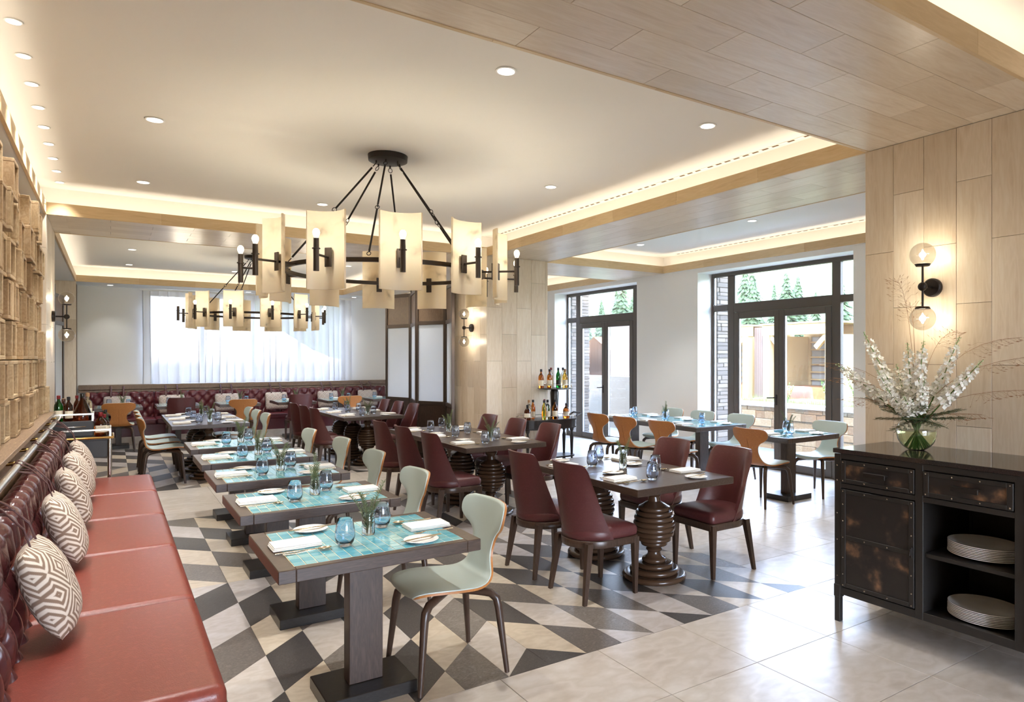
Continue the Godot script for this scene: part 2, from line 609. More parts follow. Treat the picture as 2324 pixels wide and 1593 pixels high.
func build_floor() -> void:
	var fl := struct("floor", "beige stone tile floor with two inlaid geometric tile rugs")
	var st := st0()
	bb(st, Vector3(-1.0, -0.2, -16.4), Vector3(8.0, -0.004, 5.2))
	obj("grout_bed", st, M.grout, fl)
	# plain 60 cm tiles outside the two inlaid rugs
	var rugs := [Rect2(-0.8, -7.81, 4.8, 4.8), Rect2(-0.8, -14.41, 4.8, 4.8)]
	var tile := st0()
	bx(tile, Vector3(0, -0.006, 0), Vector3(0.597, 0.012, 0.597), 0.0012)
	var tmesh := mesh_of(tile)
	var rest := st0()
	for i in range(-3, 11):
		for j in range(-6, 23):
			var x := 1.9 + 0.6 * i
			var z := -2.71 - 0.6 * j
			if x < -1.0 or x > 7.9 or z > 3.0:
				continue
			var inside := false
			for r in rugs:
				if r.grow(-0.01).intersects(Rect2(x - 0.29, z - 0.29, 0.58, 0.58)):
					inside = true
			if inside or (x > 4.3 and z > -2.5):
				continue
			if z > -0.2 or z < -12.5 and x < 4.0:
				bx(rest, Vector3(x, -0.006, z), Vector3(0.597, 0.012, 0.597), 0.0012)
			else:
				put("floor_tile", tmesh, M["tile_plain%d" % (int(h3(i, j) * 3) % 3)], fl, Transform3D(Basis(), Vector3(x, 0, z)))
	var ro := obj("far_floor_tiles", rest, M.tile_plain0, fl)
	ro.set_meta("kind", "stuff")
	# inlaid rugs: slanted cells 0.24 wide, 0.48 long, turned about the middle of each rug
	var far := {}
	for q in 2:
		var R: Rect2 = rugs[q]
		var zc := R.get_center().y
		for i in range(-12, 10):
			var x0 := 1.89 + 0.24 * i
			if x0 + 0.24 <= R.position.x or x0 >= R.end.x:
				continue
			var ci := i if i >= 0 else -i - 1
			var oa := absf(x0 - 1.89)
			var ob := absf(x0 + 0.24 - 1.89)
			for half in 2:
				for b in range(-1, 11):
					var za := (R.end.y - 0.24 - 0.48 * b) if half == 0 else (R.position.y + 0.24 + 0.48 * b)
					var dz := -0.48 if half == 0 else 0.48
					var sg := 1.0 if half == 0 else -1.0
					var p := PackedVector2Array([Vector2(x0, za + sg * oa), Vector2(x0 + 0.24, za + sg * ob), Vector2(x0 + 0.24, za + sg * ob + dz), Vector2(x0, za + sg * oa + dz)])
					var c := clip_poly(p, R.position.x, R.end.x, zc if half == 0 else R.position.y, R.end.y if half == 0 else zc)
					if c.size() < 3:
						continue
					var k := h3(i + 40, b * 2 + half, q)
					var key := ("rug_dark%d" % (0 if k < 0.45 else (1 if k < 0.75 else 2))) if posmod(ci + b, 2) == 1 else ("rug_light%d" % (0 if k < 0.5 else (1 if k < 0.75 else 2)))
					var s2 := st0()
					if q == 1 and R.end.y - za > 1.6 or x0 < 0.1:
						if not far.has(key):
							far[key] = st0()
						stone_piece(far[key], c, 0.0008, 0.0, -0.012)
					elif stone_piece(s2, c, 0.0008, 0.0, -0.012):
						obj("inlay_tile", s2, M[key], fl)
	for key in far:
		var o := obj("far_inlay_tiles", far[key], M[key], fl)
		o.set_meta("kind", "stuff")

# ------------------------------------------------------------------ walls
# birch panels with open joints on a plane: along = 0 wall across x, 2 wall across z
func wall_panels(parent: Node, ax: int, at: float, u0: float, u1: float, y0: float, y1: float, w: float, h: float, out: float) -> void:
	var n := int(ceil((u1 - u0) / w - 0.02))
	for i in n:
		var a := u0 + w * i
		var b := minf(a + w, u1)
		var y := 2.3 - h * 4 + (h / 2 if i % 2 == 1 else 0.0)
		var j := 0
		while y < y1:
			var ya := maxf(y, y0)
			var yb := minf(y + h, y1)
			if yb - ya > 0.02:
				var st := st0()
				var g := 0.0011
				var c := Vector3(0, (ya + yb) / 2, 0)
				var s := Vector3(0, yb - ya - 2 * g, 0)
				if ax == 0:
					c += Vector3(at + out * 0.006, 0, (a + b) / 2)
					s += Vector3(0.012, 0, b - a - 2 * g)
				else:
					c += Vector3((a + b) / 2, 0, at + out * 0.006)
					s += Vector3(b - a - 2 * g, 0, 0.012)
				bx(st, c, s, 0.0012)
				obj("wall_panel", st, M["birch_y%d" % (int(h3(i, j, ax + int(at * 10)) * 4) % 4)], parent)
			y += h
			j += 1

func wall(called: String, boxes: Array, m: Material, label := "") -> Node3D:
	var w := struct(called, label)
	var st := st0()
	for b in boxes:
		bb(st, b[0], b[1])
	obj("wall_core", st, m, w)
	return w

func build_walls() -> void:
	# window wall with two tall openings
	wall("wall_window_side", [
		[Vector3(7.55, 0, -16.4), Vector3(7.95, 3.0, -11.83)], [Vector3(7.55, 0, -9.17), Vector3(7.95, 3.0, -7.68)], [Vector3(7.55, 0, -4.98), Vector3(7.95, 3.0, -2.5)],
		[Vector3(7.55, 2.93, -11.83), Vector3(7.95, 3.0, -9.17)], [Vector3(7.55, 2.93, -7.68), Vector3(7.95, 3.0, -4.98)],
		[Vector3(7.72, 3.0, -16.4), Vector3(7.95, 3.5, -2.5)]], M.plaster, "white wall between the tall glazed doors")
	# back wall with the curtained window
	wall("wall_back", [
		[Vector3(-0.95, 0, -16.4), Vector3(0.62, 3.4, -16.2)], [Vector3(4.52, 0, -16.4), Vector3(7.95, 3.4, -16.2)],
		[Vector3(0.62, 0, -16.4), Vector3(4.52, 1.12, -16.2)], [Vector3(0.62, 2.93, -16.4), Vector3(4.52, 3.4, -16.2)]], M.plaster, "white wall around the curtained window")
	# left wall behind the blocks, the recess and two piers
	var wl := wall("wall_left", [[Vector3(-1.15, 0, -16.4), Vector3(-0.95, 3.4, 5.2)], [Vector3(-0.95, 0, -8.35), Vector3(-0.66, 3.0, 5.2)]], M.block1, "left wall carrying the hollow block screen")
	var p := st0()
	bb(p, Vector3(-0.95, 0, -9.56), Vector3(-0.522, 3.0, -8.35))
	bb(p, Vector3(-0.95, 0, -16.2), Vector3(-0.522, 3.0, -15.36))
	obj("pier_core", p, M.gap, wl)
	wall_panels(wl, 0, -0.522, -9.56, -8.35, 0, 3.0, 0.2017, 0.74, 1)
	wall_panels(wl, 2, -8.35, -0.9, -0.51, 0, 3.0, 0.2, 0.74, 1)
	wall_panels(wl, 2, -15.36, -0.93, -0.51, 0, 3.0, 0.42, 3.0, 1)
	# clad wall beside the sideboard
	var wr := wall("wall_right", [[Vector3(4.242, 0, -2.688), Vector3(7.95, 3.0, 5.2)]], M.gap, "birch plywood panel wall behind the sideboard")
	wall_panels(wr, 0, 4.242, -2.7, 1.1, 0, 3.0, 0.2015, 0.74, -1)
	var e := st0()
	bb(e, Vector3(4.24, 0, -2.7), Vector3(7.55, 3.0, -2.69))
	obj("end_face", e, M.birch_y0, wr)
	# free pier between the two dining zones
	var wc := wall("wall_pier", [[Vector3(4.242, 0, -9.55), Vector3(5.2, 3.0, -8.362)]], M.gap, "birch plywood pier between dining area and windows")
	wall_panels(wc, 0, 4.242, -9.56, -8.35, 0, 3.0, 0.2017, 0.74, -1)
	wall_panels(wc, 2, -8.362, 4.23, 5.21, 0, 3.0, 0.235, 0.74, 1)
	var e2 := st0()
	bb(e2, Vector3(5.2, 0, -9.56), Vector3(5.212, 3.0, -8.36))
	bb(e2, Vector3(4.23, 0, -9.57), Vector3(5.212, 3.0, -9.55))
	obj("end_face", e2, M.birch_y1, wc)
	# unseen wall behind the camera; its broad open gap is added for fill light
	wall("wall_camera_side", [[Vector3(-0.95, 0, 5.0), Vector3(0.2, 3.4, 5.2)], [Vector3(3.6, 0, 5.0), Vector3(4.25, 3.4, 5.2)], [Vector3(0.2, 2.7, 5.0), Vector3(3.6, 3.4, 5.2)]], M.plaster)

# ------------------------------------------------------------------ ceiling
const TRAYS := [[-0.51, 4.23, -8.35, -2.69], [-0.51, 4.23, -1.53, 4.2], [-0.51, 4.23, -15.33, -9.56], [5.24, 7.5, -8.43, -2.9], [5.24, 7.5, -15.33, -9.69]]

func build_ceiling() -> void:
	var ce := struct("ceiling", "white tray ceilings framed by birch plywood beams and lit coves")
	var st := st0()
	bb(st, Vector3(-1.15, 3.295, -16.4), Vector3(7.95, 3.5, 5.2))
	obj("ceiling_slab", st, M.ceiling_paint, ce)
	# the solid bands between the trays (each tray's cove reaches 0.2 m behind its fascia)
	var xs := [-1.0, -0.71, 4.43, 5.04, 7.7, 7.8]
	var zs := [-16.2, -15.53, -9.49, -9.36, -8.63, -8.55, -2.7, -2.49, -1.73, 4.4, 5.0]
	var core := st0()
	for i in xs.size() - 1:
		for j in zs.size() - 1:
			var cx: float = (xs[i] + xs[i + 1]) / 2
			var cz: float = (zs[j] + zs[j + 1]) / 2
			var void_here := false
			for t in TRAYS:
				if cx > t[0] - 0.2 and cx < t[1] + 0.2 and cz > t[2] - 0.2 and cz < t[3] + 0.2:
					void_here = true
			if not void_here:
				bb(core, Vector3(xs[i], 3.014, zs[j]), Vector3(xs[i + 1], 3.295, zs[j + 1]))
	obj("beam_core", core, M.ceiling_paint, ce)
	# cove shelves and fascias
	var shelf := st0()
	for t in TRAYS:
		bb(shelf, Vector3(t[0] - 0.2, 3.014, t[2] - 0.2), Vector3(t[0], 3.03, t[3] + 0.2))
		bb(shelf, Vector3(t[1], 3.014, t[2] - 0.2), Vector3(t[1] + 0.2, 3.03, t[3] + 0.2))
		bb(shelf, Vector3(t[0], 3.014, t[2] - 0.2), Vector3(t[1], 3.03, t[2]))
		bb(shelf, Vector3(t[0], 3.014, t[3]), Vector3(t[1], 3.03, t[3] + 0.2))
	obj("cove_shelf", shelf, M.ceiling_paint, ce)
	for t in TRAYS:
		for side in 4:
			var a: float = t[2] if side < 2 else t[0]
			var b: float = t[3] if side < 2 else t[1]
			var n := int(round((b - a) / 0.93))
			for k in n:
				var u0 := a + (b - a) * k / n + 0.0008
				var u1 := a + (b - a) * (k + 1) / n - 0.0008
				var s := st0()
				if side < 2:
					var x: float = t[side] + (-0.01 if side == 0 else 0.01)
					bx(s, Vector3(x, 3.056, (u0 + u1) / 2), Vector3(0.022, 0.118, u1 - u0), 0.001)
					obj("fascia_board", s, M["fascia_lit_z%d" % (k % 4)], ce)
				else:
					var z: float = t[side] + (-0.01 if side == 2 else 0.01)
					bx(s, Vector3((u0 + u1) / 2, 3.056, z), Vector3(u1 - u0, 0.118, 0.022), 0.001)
					obj("fascia_board", s, M["fascia_lit_x%d" % (k % 4)], ce)
	# plywood under the bands: x0 x1 z0 z1, grain direction
	soffit(ce, -0.51, 4.23, -2.69, -1.53, true)
	soffit(ce, -0.51, 4.23, -9.56, -8.35, true)
	soffit(ce, 4.23, 5.24, -15.33, -2.69, false)
	soffit(ce, 5.24, 7.55, -9.69, -8.43, true)
	var white := st0()
	bb(white, Vector3(-0.95, 3.0, -16.2), Vector3(7.55, 3.014, -15.35))
	bb(white, Vector3(7.52, 3.0, -15.35), Vector3(7.75, 3.014, -9.7))
	bb(white, Vector3(7.52, 3.0, -8.43), Vector3(7.75, 3.014, -2.6))
	bb(white, Vector3(-0.95, 3.001, -15.35), Vector3(-0.53, 3.014, 5.0))
	bb(white, Vector3(5.24, 3.0, -2.7), Vector3(7.52, 3.014, -2.9))
	obj("plaster_band", white, M.plaster, ce)
	# slotted air grilles along the cove edges
	for g in [[-0.64, -8.2, -3.6, 0], [4.36, -8.2, -2.8, 1], [7.58, -8.2, -3.2, 1], [-0.64, -15.0, -9.8, 0]]:
		var frame := st0()
		var slot := st0()
		var w := 0.07 if g[3] == 0 else 0.03
		bb(frame, Vector3(g[0] - w / 2, 3.29, g[1]), Vector3(g[0] + w / 2, 3.2945, g[2]))
		var z: float = g[1] + 0.02
		while z < g[2]:
			var l := 0.03 if g[3] == 0 else 0.06
			bb(slot, Vector3(g[0] - w * 0.33, 3.288, z), Vector3(g[0] + w * 0.33, 3.291, z + l))
			z += l * 1.7 + (0.05 if h3(int(z * 30), 3) > 0.8 else 0.0)
		obj("air_grille", frame, M.plaster, ce)
		obj("grille_slots", slot, M.vent_dark, ce)

func soffit(parent: Node, x0: float, x1: float, z0: float, z1: float, along_x: bool) -> void:
	var w := 0.2305
	var l := 0.745
	var st := st0()
	bb(st, Vector3(x0, 3.0122, z0), Vector3(x1, 3.0142, z1))
	obj("joint_backing", st, M.gap, parent)
	var r0 := z1 if along_x else x0
	var r1 := z0 if along_x else x1
	var rows := int(ceil(absf(r1 - r0) / w - 0.05))
	for i in rows:
		var a := r0 + (r1 - r0) * i / rows
		var b := r0 + (r1 - r0) * (i + 1) / rows
		var s0 := x0 if along_x else z0
		var s1 := x1 if along_x else z1
		var s := 1.495 - l * 4 if along_x else -2.69 - l * 20
		s += (l / 2.0) * (i % 2)
		var k := 0
		while s < s1:
			var p := maxf(s, s0)
			var q := minf(s + l, s1)
			if q - p > 0.02:
				var o := st0()
				var lo := Vector3(p + 0.001, 3.0, minf(a, b) + 0.001) if along_x else Vector3(minf(a, b) + 0.001, 3.0, p + 0.001)
				var hi := Vector3(q - 0.001, 3.0125, maxf(a, b) - 0.001) if along_x else Vector3(maxf(a, b) - 0.001, 3.0125, q - 0.001)
				bb(o, lo, hi, 0.001)
				obj("soffit_panel", o, M[("birch_x%d" if along_x else "birch_z%d") % (int(h3(i, k, int(z0 * 7)) * 4) % 4)], parent)
			s += l
			k += 1

# ------------------------------------------------------------------ lamps in the ceiling
func cove_light(called: String, at: Vector3, length: float, along_x: bool, e: float) -> void:
	var l := AreaLight3D.new()
	l.name = numbered(called)
	add_child(l)
	l.area_size = Vector2(length, 0.05)
	l.area_normalize_energy = true
	l.light_energy = e * length
	l.light_color = Color(1.0, 0.97, 0.91)
	l.shadow_enabled = true
	l.area_range = 12.0
	var b := Basis(Vector3(1, 0, 0), Vector3(0, 0, 1), Vector3(0, -1, 0)) if along_x else Basis(Vector3(0, 0, 1), Vector3(-1, 0, 0), Vector3(0, -1, 0))
	l.transform = Transform3D(b, at)

func build_lights() -> void:
	# warm LED strips lying in every cove, shining up
	var names := ["main dining tray", "tray over the entrance", "far dining tray", "window side tray", "far window side tray"]
	for n in TRAYS.size():
		var t: Array = TRAYS[n]
		var strip := thing("led_strip", "warm LED strip hidden in the cove of the " + names[n], "light strip", Vector3(t[0], 3.03, t[2]), 0, "cove light strips")
		for side in 4:
			var d := 0.1
			var a := Vector3(t[0] - d, 3.034, t[2]) if side == 0 else (Vector3(t[1] + d, 3.034, t[2]) if side == 1 else (Vector3(t[0], 3.034, t[2] - d) if side == 2 else Vector3(t[0], 3.034, t[3] + d)))
			var len: float = t[3] - t[2] if side < 2 else t[1] - t[0]
			var dir := Vector3(0, 0, len) if side < 2 else Vector3(len, 0, 0)
			if n == 3 and side == 1 or n == 4 and side == 1:
				a.x = t[1] + 0.07
			var st := st0()
			var o := Vector3(t[0], 3.03, t[2])
			bx(st, a + dir / 2 - o, dir + (Vector3(0.02, 0.006, 0) if side < 2 else Vector3(0, 0.006, 0.02)))
			obj("diode_strip", st, M.led_glow, strip)
			cove_light("cove_glow", a + dir / 2 + Vector3(0, 0.012, 0), len, side >= 2, COVE)
	var st1 := st0()
	lathe(st1, V2([0.0, 0.0, 0.062, 0.0, 0.064, 0.002, 0.052, 0.005, 0.052, 0.02]), 20, Vector3(0, -0.006, 0))
	var ring := mesh_of(st1)
	var st2 := st0()
	lathe(st2, V2([0.0, -0.0035, 0.05, -0.0035, 0.05, 0.0]), 20, Vector3(0, -0.004, 0))
	var disc := mesh_of(st2)
	var L := []
	for z in [[-3.54, "near"], [-5.68, "middle"], [-7.75, "far"]]:
		for x in [[0.26, "left"], [1.92, "centre"], [3.58, "right"]]:
			if not (z[1] == "middle" and x[1] == "centre"):
				L.append([x[0], z[0], 3.295, 1.0, SPOT, "white recessed downlight, %s row, %s of the main dining tray" % [z[1], x[1]]])
	for z in [[-10.5, "near"], [-12.65, "middle"], [-14.72, "far"]]:
		for x in [[0.28, "left"], [2.0, "centre"], [3.59, "right"]]:
			if not (z[1] == "middle" and x[1] == "centre"):
				L.append([x[0], z[0], 3.295, 1.0, SPOT, "white recessed downlight, %s row, %s of the far dining tray" % [z[1], x[1]]])
	for z in [[-3.5, "nearest"], [-5.67, "second"], [-7.81, "third"], [-10.6, "fourth"], [-12.8, "fifth"]]:
		L.append([6.5, z[0], 3.295, 1.0, SPOT * 0.8, "white recessed downlight, %s of the window side row" % z[1]])
	for z in [[0.2, "nearer beam"], [2.6, "entrance"]]:  # unseen downlights above and behind the camera, added as fill
		for x in [[0.6, "left"], [3.0, "right"]]:
			L.append([x[0], z[0], 3.295, 1.0, SPOT * 0.6, "white recessed downlight added over the camera for fill, %s side by the %s" % [x[1], z[1]]])
	for k in 13:
		L.append([-0.4, -2.53 - 0.473 * k, 3.295, 0.62, SPOT * 0.34, "small wall washing downlight in the row along the block wall"])
	for x in [[0.0, "left"], [2.4, "middle"], [4.6, "right"]]:
		L.append([x[0], -15.75, 3.0, 0.9, SPOT * 0.15, "white recessed downlight over the back banquette, %s" % x[1]])
	for l in L:
		var t := thing("downlight", l[5], "downlight", Vector3(l[0], l[2], l[1]), 0, "recessed downlights")
		t.scale = Vector3(l[3], 1, l[3])
		put("trim_ring", ring, M.plaster, t)
		put("lens", disc, M.downlight_glow, t)
		var s := SpotLight3D.new()
		s.name = numbered("downlight_beam")
		add_child(s)
		s.position = Vector3(l[0], l[2] - 0.02, l[1])
		s.rotation_degrees = Vector3(-90, 0, 0)
		s.spot_angle = 42.0
		s.spot_angle_attenuation = 0.6
		s.spot_range = 12.0
		s.light_energy = l[4]
		s.light_size = 0.05
		s.light_color = Color(1.0, 0.995, 0.985)
		s.shadow_enabled = true

const COVE := 0.115
const SPOT := 3.2

# ------------------------------------------------------------------ hollow block screen on the left wall
func build_block_wall() -> void:
	var w := struct("wall_block_screen", "screen of sand coloured hollow clay blocks above the red banquette")
	var meshes := {}
	for wd in [0.1, 0.13, 0.16, 0.2, 0.25, 0.32]:
		var st := st0()
		var h := 0.246
		var d := 0.15
		var t := 0.018 if wd < 0.12 else 0.024
		bb(st, Vector3(-d, 0, -wd / 2), Vector3(0, t, wd / 2), 0.003)
		bb(st, Vector3(-d, h - t, -wd / 2), Vector3(0, h, wd / 2), 0.003)
		bb(st, Vector3(-d, t, -wd / 2), Vector3(0, h - t, -wd / 2 + t), 0.003)
		bb(st, Vector3(-d, t, wd / 2 - t), Vector3(0, h - t, wd / 2), 0.003)
		meshes[wd] = mesh_of(st)
		var s2 := st0()
		bb(s2, Vector3(-d, 0, -wd / 2), Vector3(0, h, wd / 2), 0.004)
		meshes[-wd] = mesh_of(s2)
	var widths := [0.1, 0.13, 0.16, 0.2, 0.25, 0.32]
	var shelf := st0()
	for row in 7:
		var z := -8.3 + 0.03 * h3(row, 1)
		var k := 0
		while z < -3.6:
			var r := h3(row, k, 5)
			var wd: float = widths[int(r * 5.99)]
			var solid := h3(row, k, 9) < 0.14 and wd < 0.18
			var x := -0.53 + 0.085 * (h3(row, k, 2) - 0.5) + (0.02 if h3(row, k, 4) > 0.8 else 0.0)
			put("hollow_block", meshes[-wd if solid else wd], M["block%d" % (int(h3(row, k, 7) * 3) % 3)], w, Transform3D(Basis(Vector3.UP, (h3(row, k, 6) - 0.5) * 0.05), Vector3(x, 1.085 + 0.2535 * row, z + wd / 2)))
			z += wd + 0.003
			k += 1
		bb(shelf, Vector3(-0.66, 1.085 + 0.2535 * row + 0.2462, -8.34), Vector3(-0.57, 1.085 + 0.2535 * (row + 1) - 0.0002, -3.5))
	obj("mortar_beds", shelf, M.block1, w)
	# ledge under the blocks
	var lg := struct("trim_1", "wooden ledge under the hollow blocks")
	var st3 := st0()
	bb(st3, Vector3(-0.66, 1.05, -8.345), Vector3(-0.44, 1.083, -2.4), 0.003)
	obj("ledge_board", st3, M.ledge_wood, lg)
	for k in 6:
		var s4 := st0()
		bb(s4, Vector3(-0.655, 0.02, -8.34 + k * 1.0), Vector3(-0.475, 1.05, -8.342 + (k + 1) * 1.0), 0.002)
		obj("ledge_panel", s4, M.ledge_wood, lg)

# ------------------------------------------------------------------ glazed doors
func build_windows() -> void:
	glazed_front("window_1", -11.83, "far tall glazed double door with dark frame and transom")
	glazed_front("window_2", -7.68, "near tall glazed double door with dark frame and transom")
	# window behind the sheer curtain
	var w := struct("window_3", "wide window behind the sheer white curtain")
	var st := st0()
	for x in [0.64, 1.6, 2.57, 3.54, 4.5]:
		bb(st, Vector3(x - 0.035, 1.12, -16.36), Vector3(x + 0.035, 2.93, -16.3))
	bb(st, Vector3(0.62, 1.12, -16.36), Vector3(4.52, 1.18, -16.3))
	bb(st, Vector3(0.62, 2.87, -16.36), Vector3(4.52, 2.93, -16.3))
	obj("window_frame", st, M.plaster, w)
	for k in 4:
		var s := st0()
		bb(s, Vector3(0.67 + 0.97 * k, 1.18, -16.34), Vector3(1.57 + 0.97 * k, 2.87, -16.336))
		obj("pane", s, M.pane, w)
	var t := thing("sheer_curtain", "white sheer curtain with soft folds across the back window", "curtain", Vector3(0.5, 1.09, -16.08))
	var g := []
	for i in 601:
		var x := 4.16 * i / 600.0
		var row := []
		var f := 0.034 * sin(x * 41.0 + 2.2 * sin(x * 5.0)) + 0.03 * sin(x * 19.0 + 2.0 * sin(x * 2.3)) + 0.014 * sin(x * 83.0)
		for j in 9:
			var v := j / 8.0
			row.append(Vector3(x + 0.03 * sin(x * 41.0 + 2.2 * sin(x * 5.0) + 1.2) * (1.0 - 0.3 * v) + 0.012 * sin(x * 9.0 + v * 3.0) * (1.0 - v), v * 1.86, f * (1.0 - 0.35 * v)))
		g.append(row)
	var s2 := st0()
	patch(s2, g)
	obj("fabric", s2, M.sheer, t)
	var s3 := st0()
	bb(s3, Vector3(-0.02, 1.86, -0.03), Vector3(4.2, 1.9, 0.03))
	obj("curtain_track", s3, M.plaster, t)

func glazed_front(called: String, z0: float, label: String) -> void:
	var w := struct(called, label)
	var x0 := 7.85
	var x1 := 7.92
	var W := 2.66
	var st := st0()
	var P := func(a: float, b: float, c: float, d: float, dx := 0.0) -> void:
		bb(st, Vector3(x0 - dx, c, z0 + a), Vector3(x1, d, z0 + b), 0.004)
	P.call(0.0, W, 2.87, 2.93)
	P.call(0.0, 0.045, 0, 2.87)
	P.call(W - 0.045, W, 0, 2.87)
	P.call(0.345, 0.475, 0, 2.87)
	P.call(W - 0.475, W - 0.345, 0, 2.87)
	P.call(0.045, 0.345, 2.335, 2.43)
	P.call(W - 0.345, W - 0.045, 2.335, 2.43)
	P.call(0.475, W - 0.475, 2.3, 2.44)
	P.call(0.045, 0.345, 0, 0.09)
	P.call(W - 0.345, W - 0.045, 0, 0.09)
	P.call(0.475, W - 0.475, 0, 0.02)
	obj("window_frame", st, M.frame_bronze, w)
	# steel glazing beads
	var sb := st0()
	for a in [0.05, 0.48]:
		bb(sb, Vector3(x0 + 0.012, 0.1, z0 + a), Vector3(x0 + 0.04, 2.33, z0 + a + 0.012))
		bb(sb, Vector3(x0 + 0.012, 2.445, z0 + a), Vector3(x0 + 0.04, 2.86, z0 + a + 0.012))
	obj("glazing_bead", sb, M.frame_steel, w)
	for r in [[0.045, 0.345, 0.09, 2.335], [W - 0.345, W - 0.045, 0.09, 2.335], [0.045, 0.345, 2.43, 2.87], [W - 0.345, W - 0.045, 2.43, 2.87], [0.475, W - 0.475, 2.44, 2.87]]:
		var s := st0()
		bb(s, Vector3(7.886, r[2], z0 + r[0]), Vector3(7.892, r[3], z0 + r[1]))
		obj("pane", s, M.pane, w)
	# two door leaves
	var mid := W / 2
	for k in 2:
		var a := 0.48 if k == 0 else mid + 0.001
		var b := mid - 0.001 if k == 0 else W - 0.48
		var s := st0()
		var q := 0.09
		bb(s, Vector3(x0 - 0.008, 0.02, z0 + a), Vector3(x1 - 0.01, 2.295, z0 + a + q), 0.004)
		bb(s, Vector3(x0 - 0.008, 0.02, z0 + b - q), Vector3(x1 - 0.01, 2.295, z0 + b), 0.004)
		bb(s, Vector3(x0 - 0.008, 0.02, z0 + a + q), Vector3(x1 - 0.01, 0.12, z0 + b - q), 0.004)
		bb(s, Vector3(x0 - 0.008, 2.2, z0 + a + q), Vector3(x1 - 0.01, 2.295, z0 + b - q), 0.004)
		var leaf := obj("door_leaf", s, M.frame_bronze, w)
		var sg := st0()
		bb(sg, Vector3(7.876, 0.12, z0 + a + q), Vector3(7.882, 2.2, z0 + b - q))
		obj("pane", sg, M.pane, leaf)
		var s5 := st0()
		bb(s5, Vector3(x0 + 0.004, 0.12, z0 + a + q), Vector3(x0 + 0.03, 2.2, z0 + a + q + 0.012))
		obj("glazing_bead", s5, M.frame_steel, leaf)
		if k == 0:
			var s6 := st0()
			bb(s6, Vector3(x0 - 0.016, 0.93, z0 + b - 0.06), Vector3(x0 - 0.008, 1.08, z0 + b - 0.025), 0.003)
			tube(s6, [Vector3(x0 - 0.01, 1.04, z0 + b - 0.042), Vector3(x0 - 0.055, 1.04, z0 + b - 0.042), Vector3(x0 - 0.06, 1.035, z0 + b - 0.06), Vector3(x0 - 0.06, 1.03, z0 + b - 0.17)], 0.009)
			obj("door_handle", s6, M.black_metal, leaf)

# ------------------------------------------------------------------ banquettes
# deep buttoned back: from (x0,y0) leaning to (x1,y1), with a roll on top; local x forward, z along
func tufted(st: SurfaceTool, z0: float, z1: float, y0: float, y1: float, x0: float, x1: float, depth: float, pw: float, ph: float, roll: float, res: float) -> void:
	var nz := int((z1 - z0) / res)
	var ny := 34
	var g := []
	for i in nz + 1:
		var z := z0 + (z1 - z0) * i / nz
		var row := []
		for j in ny + 1:
			var t := float(j) / ny
			var end := minf(minf(z - z0, z1 - z) / 0.03, 1.0)
			if t < 0.72:
				var v := t / 0.72
				var y := lerpf(y0, y1, v)
				var p := z / pw + y / ph
				var q := z / pw - y / ph
				var h := pow(absf(sin(PI * p) * sin(PI * q)), 0.42)
				var fold := pow(absf(sin(PI * z / pw)), 0.5)
				var m := smoothstep(0.75, 1.0, v)
				h = lerpf(h, fold, m) * sqrt(end)
				row.append(Vector3(lerpf(x0, x1, v) + depth * (h - 1.0), y, z))
			else:
				var a := (t - 0.72) / 0.28 * PI
				var f2 := pow(absf(sin(PI * z / pw)), 0.5) * sqrt(end)
				var r := roll + depth * 0.7 * (f2 - 1.0)
				row.append(Vector3(x1 - roll + r * cos(a) * 1.0, y1 + r * sin(a), z))
		g.append(row)
	patch(st, g, true)

func build_left_banquette() -> void:
	var zs := [-8.07, -7.04, -5.97, -4.92, -3.8, -2.69]
	var t := thing("banquette", "long dark red leather banquette with buttoned back under the block wall", "banquette", Vector3(0, 0, -5.38))
	var o := Vector3(0, 0, -5.38)
	var st := st0()
	bb(st, Vector3(-0.47, 0.02, -8.05) - o, Vector3(0.31, 0.33, -2.71) - o, 0.01)
	obj("base", st, M.bench_red, t)
	for k in 5:
		var s := st0()
		var za: float = zs[k]
		var zb: float = zs[k + 1]
		rbox(s, Vector3(-0.035, 0.385, (za + zb) / 2) - o, Vector3(0.76, 0.115, zb - za - 0.002), 0.045, 0.03, 7)
		obj("seat_cushion", s, M.bench_red, t)
	for k in 5:
		var s := st0()
		tufted(s, zs[k] - o.z + 0.002, zs[k + 1] - o.z - 0.002, 0.44, 0.86, -0.27, -0.335, 0.055, 0.2, 0.27, 0.06, 0.016)
		obj("buttoned_back", s, M.bench_back, t)
	# steel hand rail in front of the ledge
	var r := thing("hand_rail", "brushed steel rail with brass brackets along the top of the red banquette", "rail", Vector3(-0.41, 1.02, -5.38))
	var s1 := st0()
	tube(s1, [Vector3(0, 0, -3.05), Vector3(0, 0, 0), Vector3(0, 0, 2.8)], 0.0185, 14)
	obj("rail_tube", s1, M.steel, r)
	var s2 := st0()
	for z in [-1.35, 0.35, 1.7]:
		lathe(s2, V2([0.0195, -0.006, 0.0195, 0.006]), 14, Vector3(0, 0, z), Basis(Vector3.RIGHT, PI / 2))
	obj("rail_joint", s2, M.steel, r)
	for k in 9:
		var s3 := st0()
		tube(s3, [Vector3(-0.064, -0.005, -2.9 + k * 0.68), Vector3(-0.012, -0.003, -2.9 + k * 0.68)], 0.011, 8)
		obj("bracket", s3, M.brass, r)
	# cushions hung on leather straps
	var names := ["nearest", "second", "third", "fourth", "farthest"]
	for k in 5:
		var z: float = [-3.55, -4.75, -5.8, -6.8, -7.7][k]
		var c := place("pillow", hung_pillow, "pillow", Vector3(-0.205, 0.665, z), 0.0, "beige diamond woven cushion hung by leather straps, %s on the red banquette" % names[k], "cushion", "cushions hung on the red banquette")
		c.rotation = Vector3(0, 0.06 * (k % 3 - 1), 0)

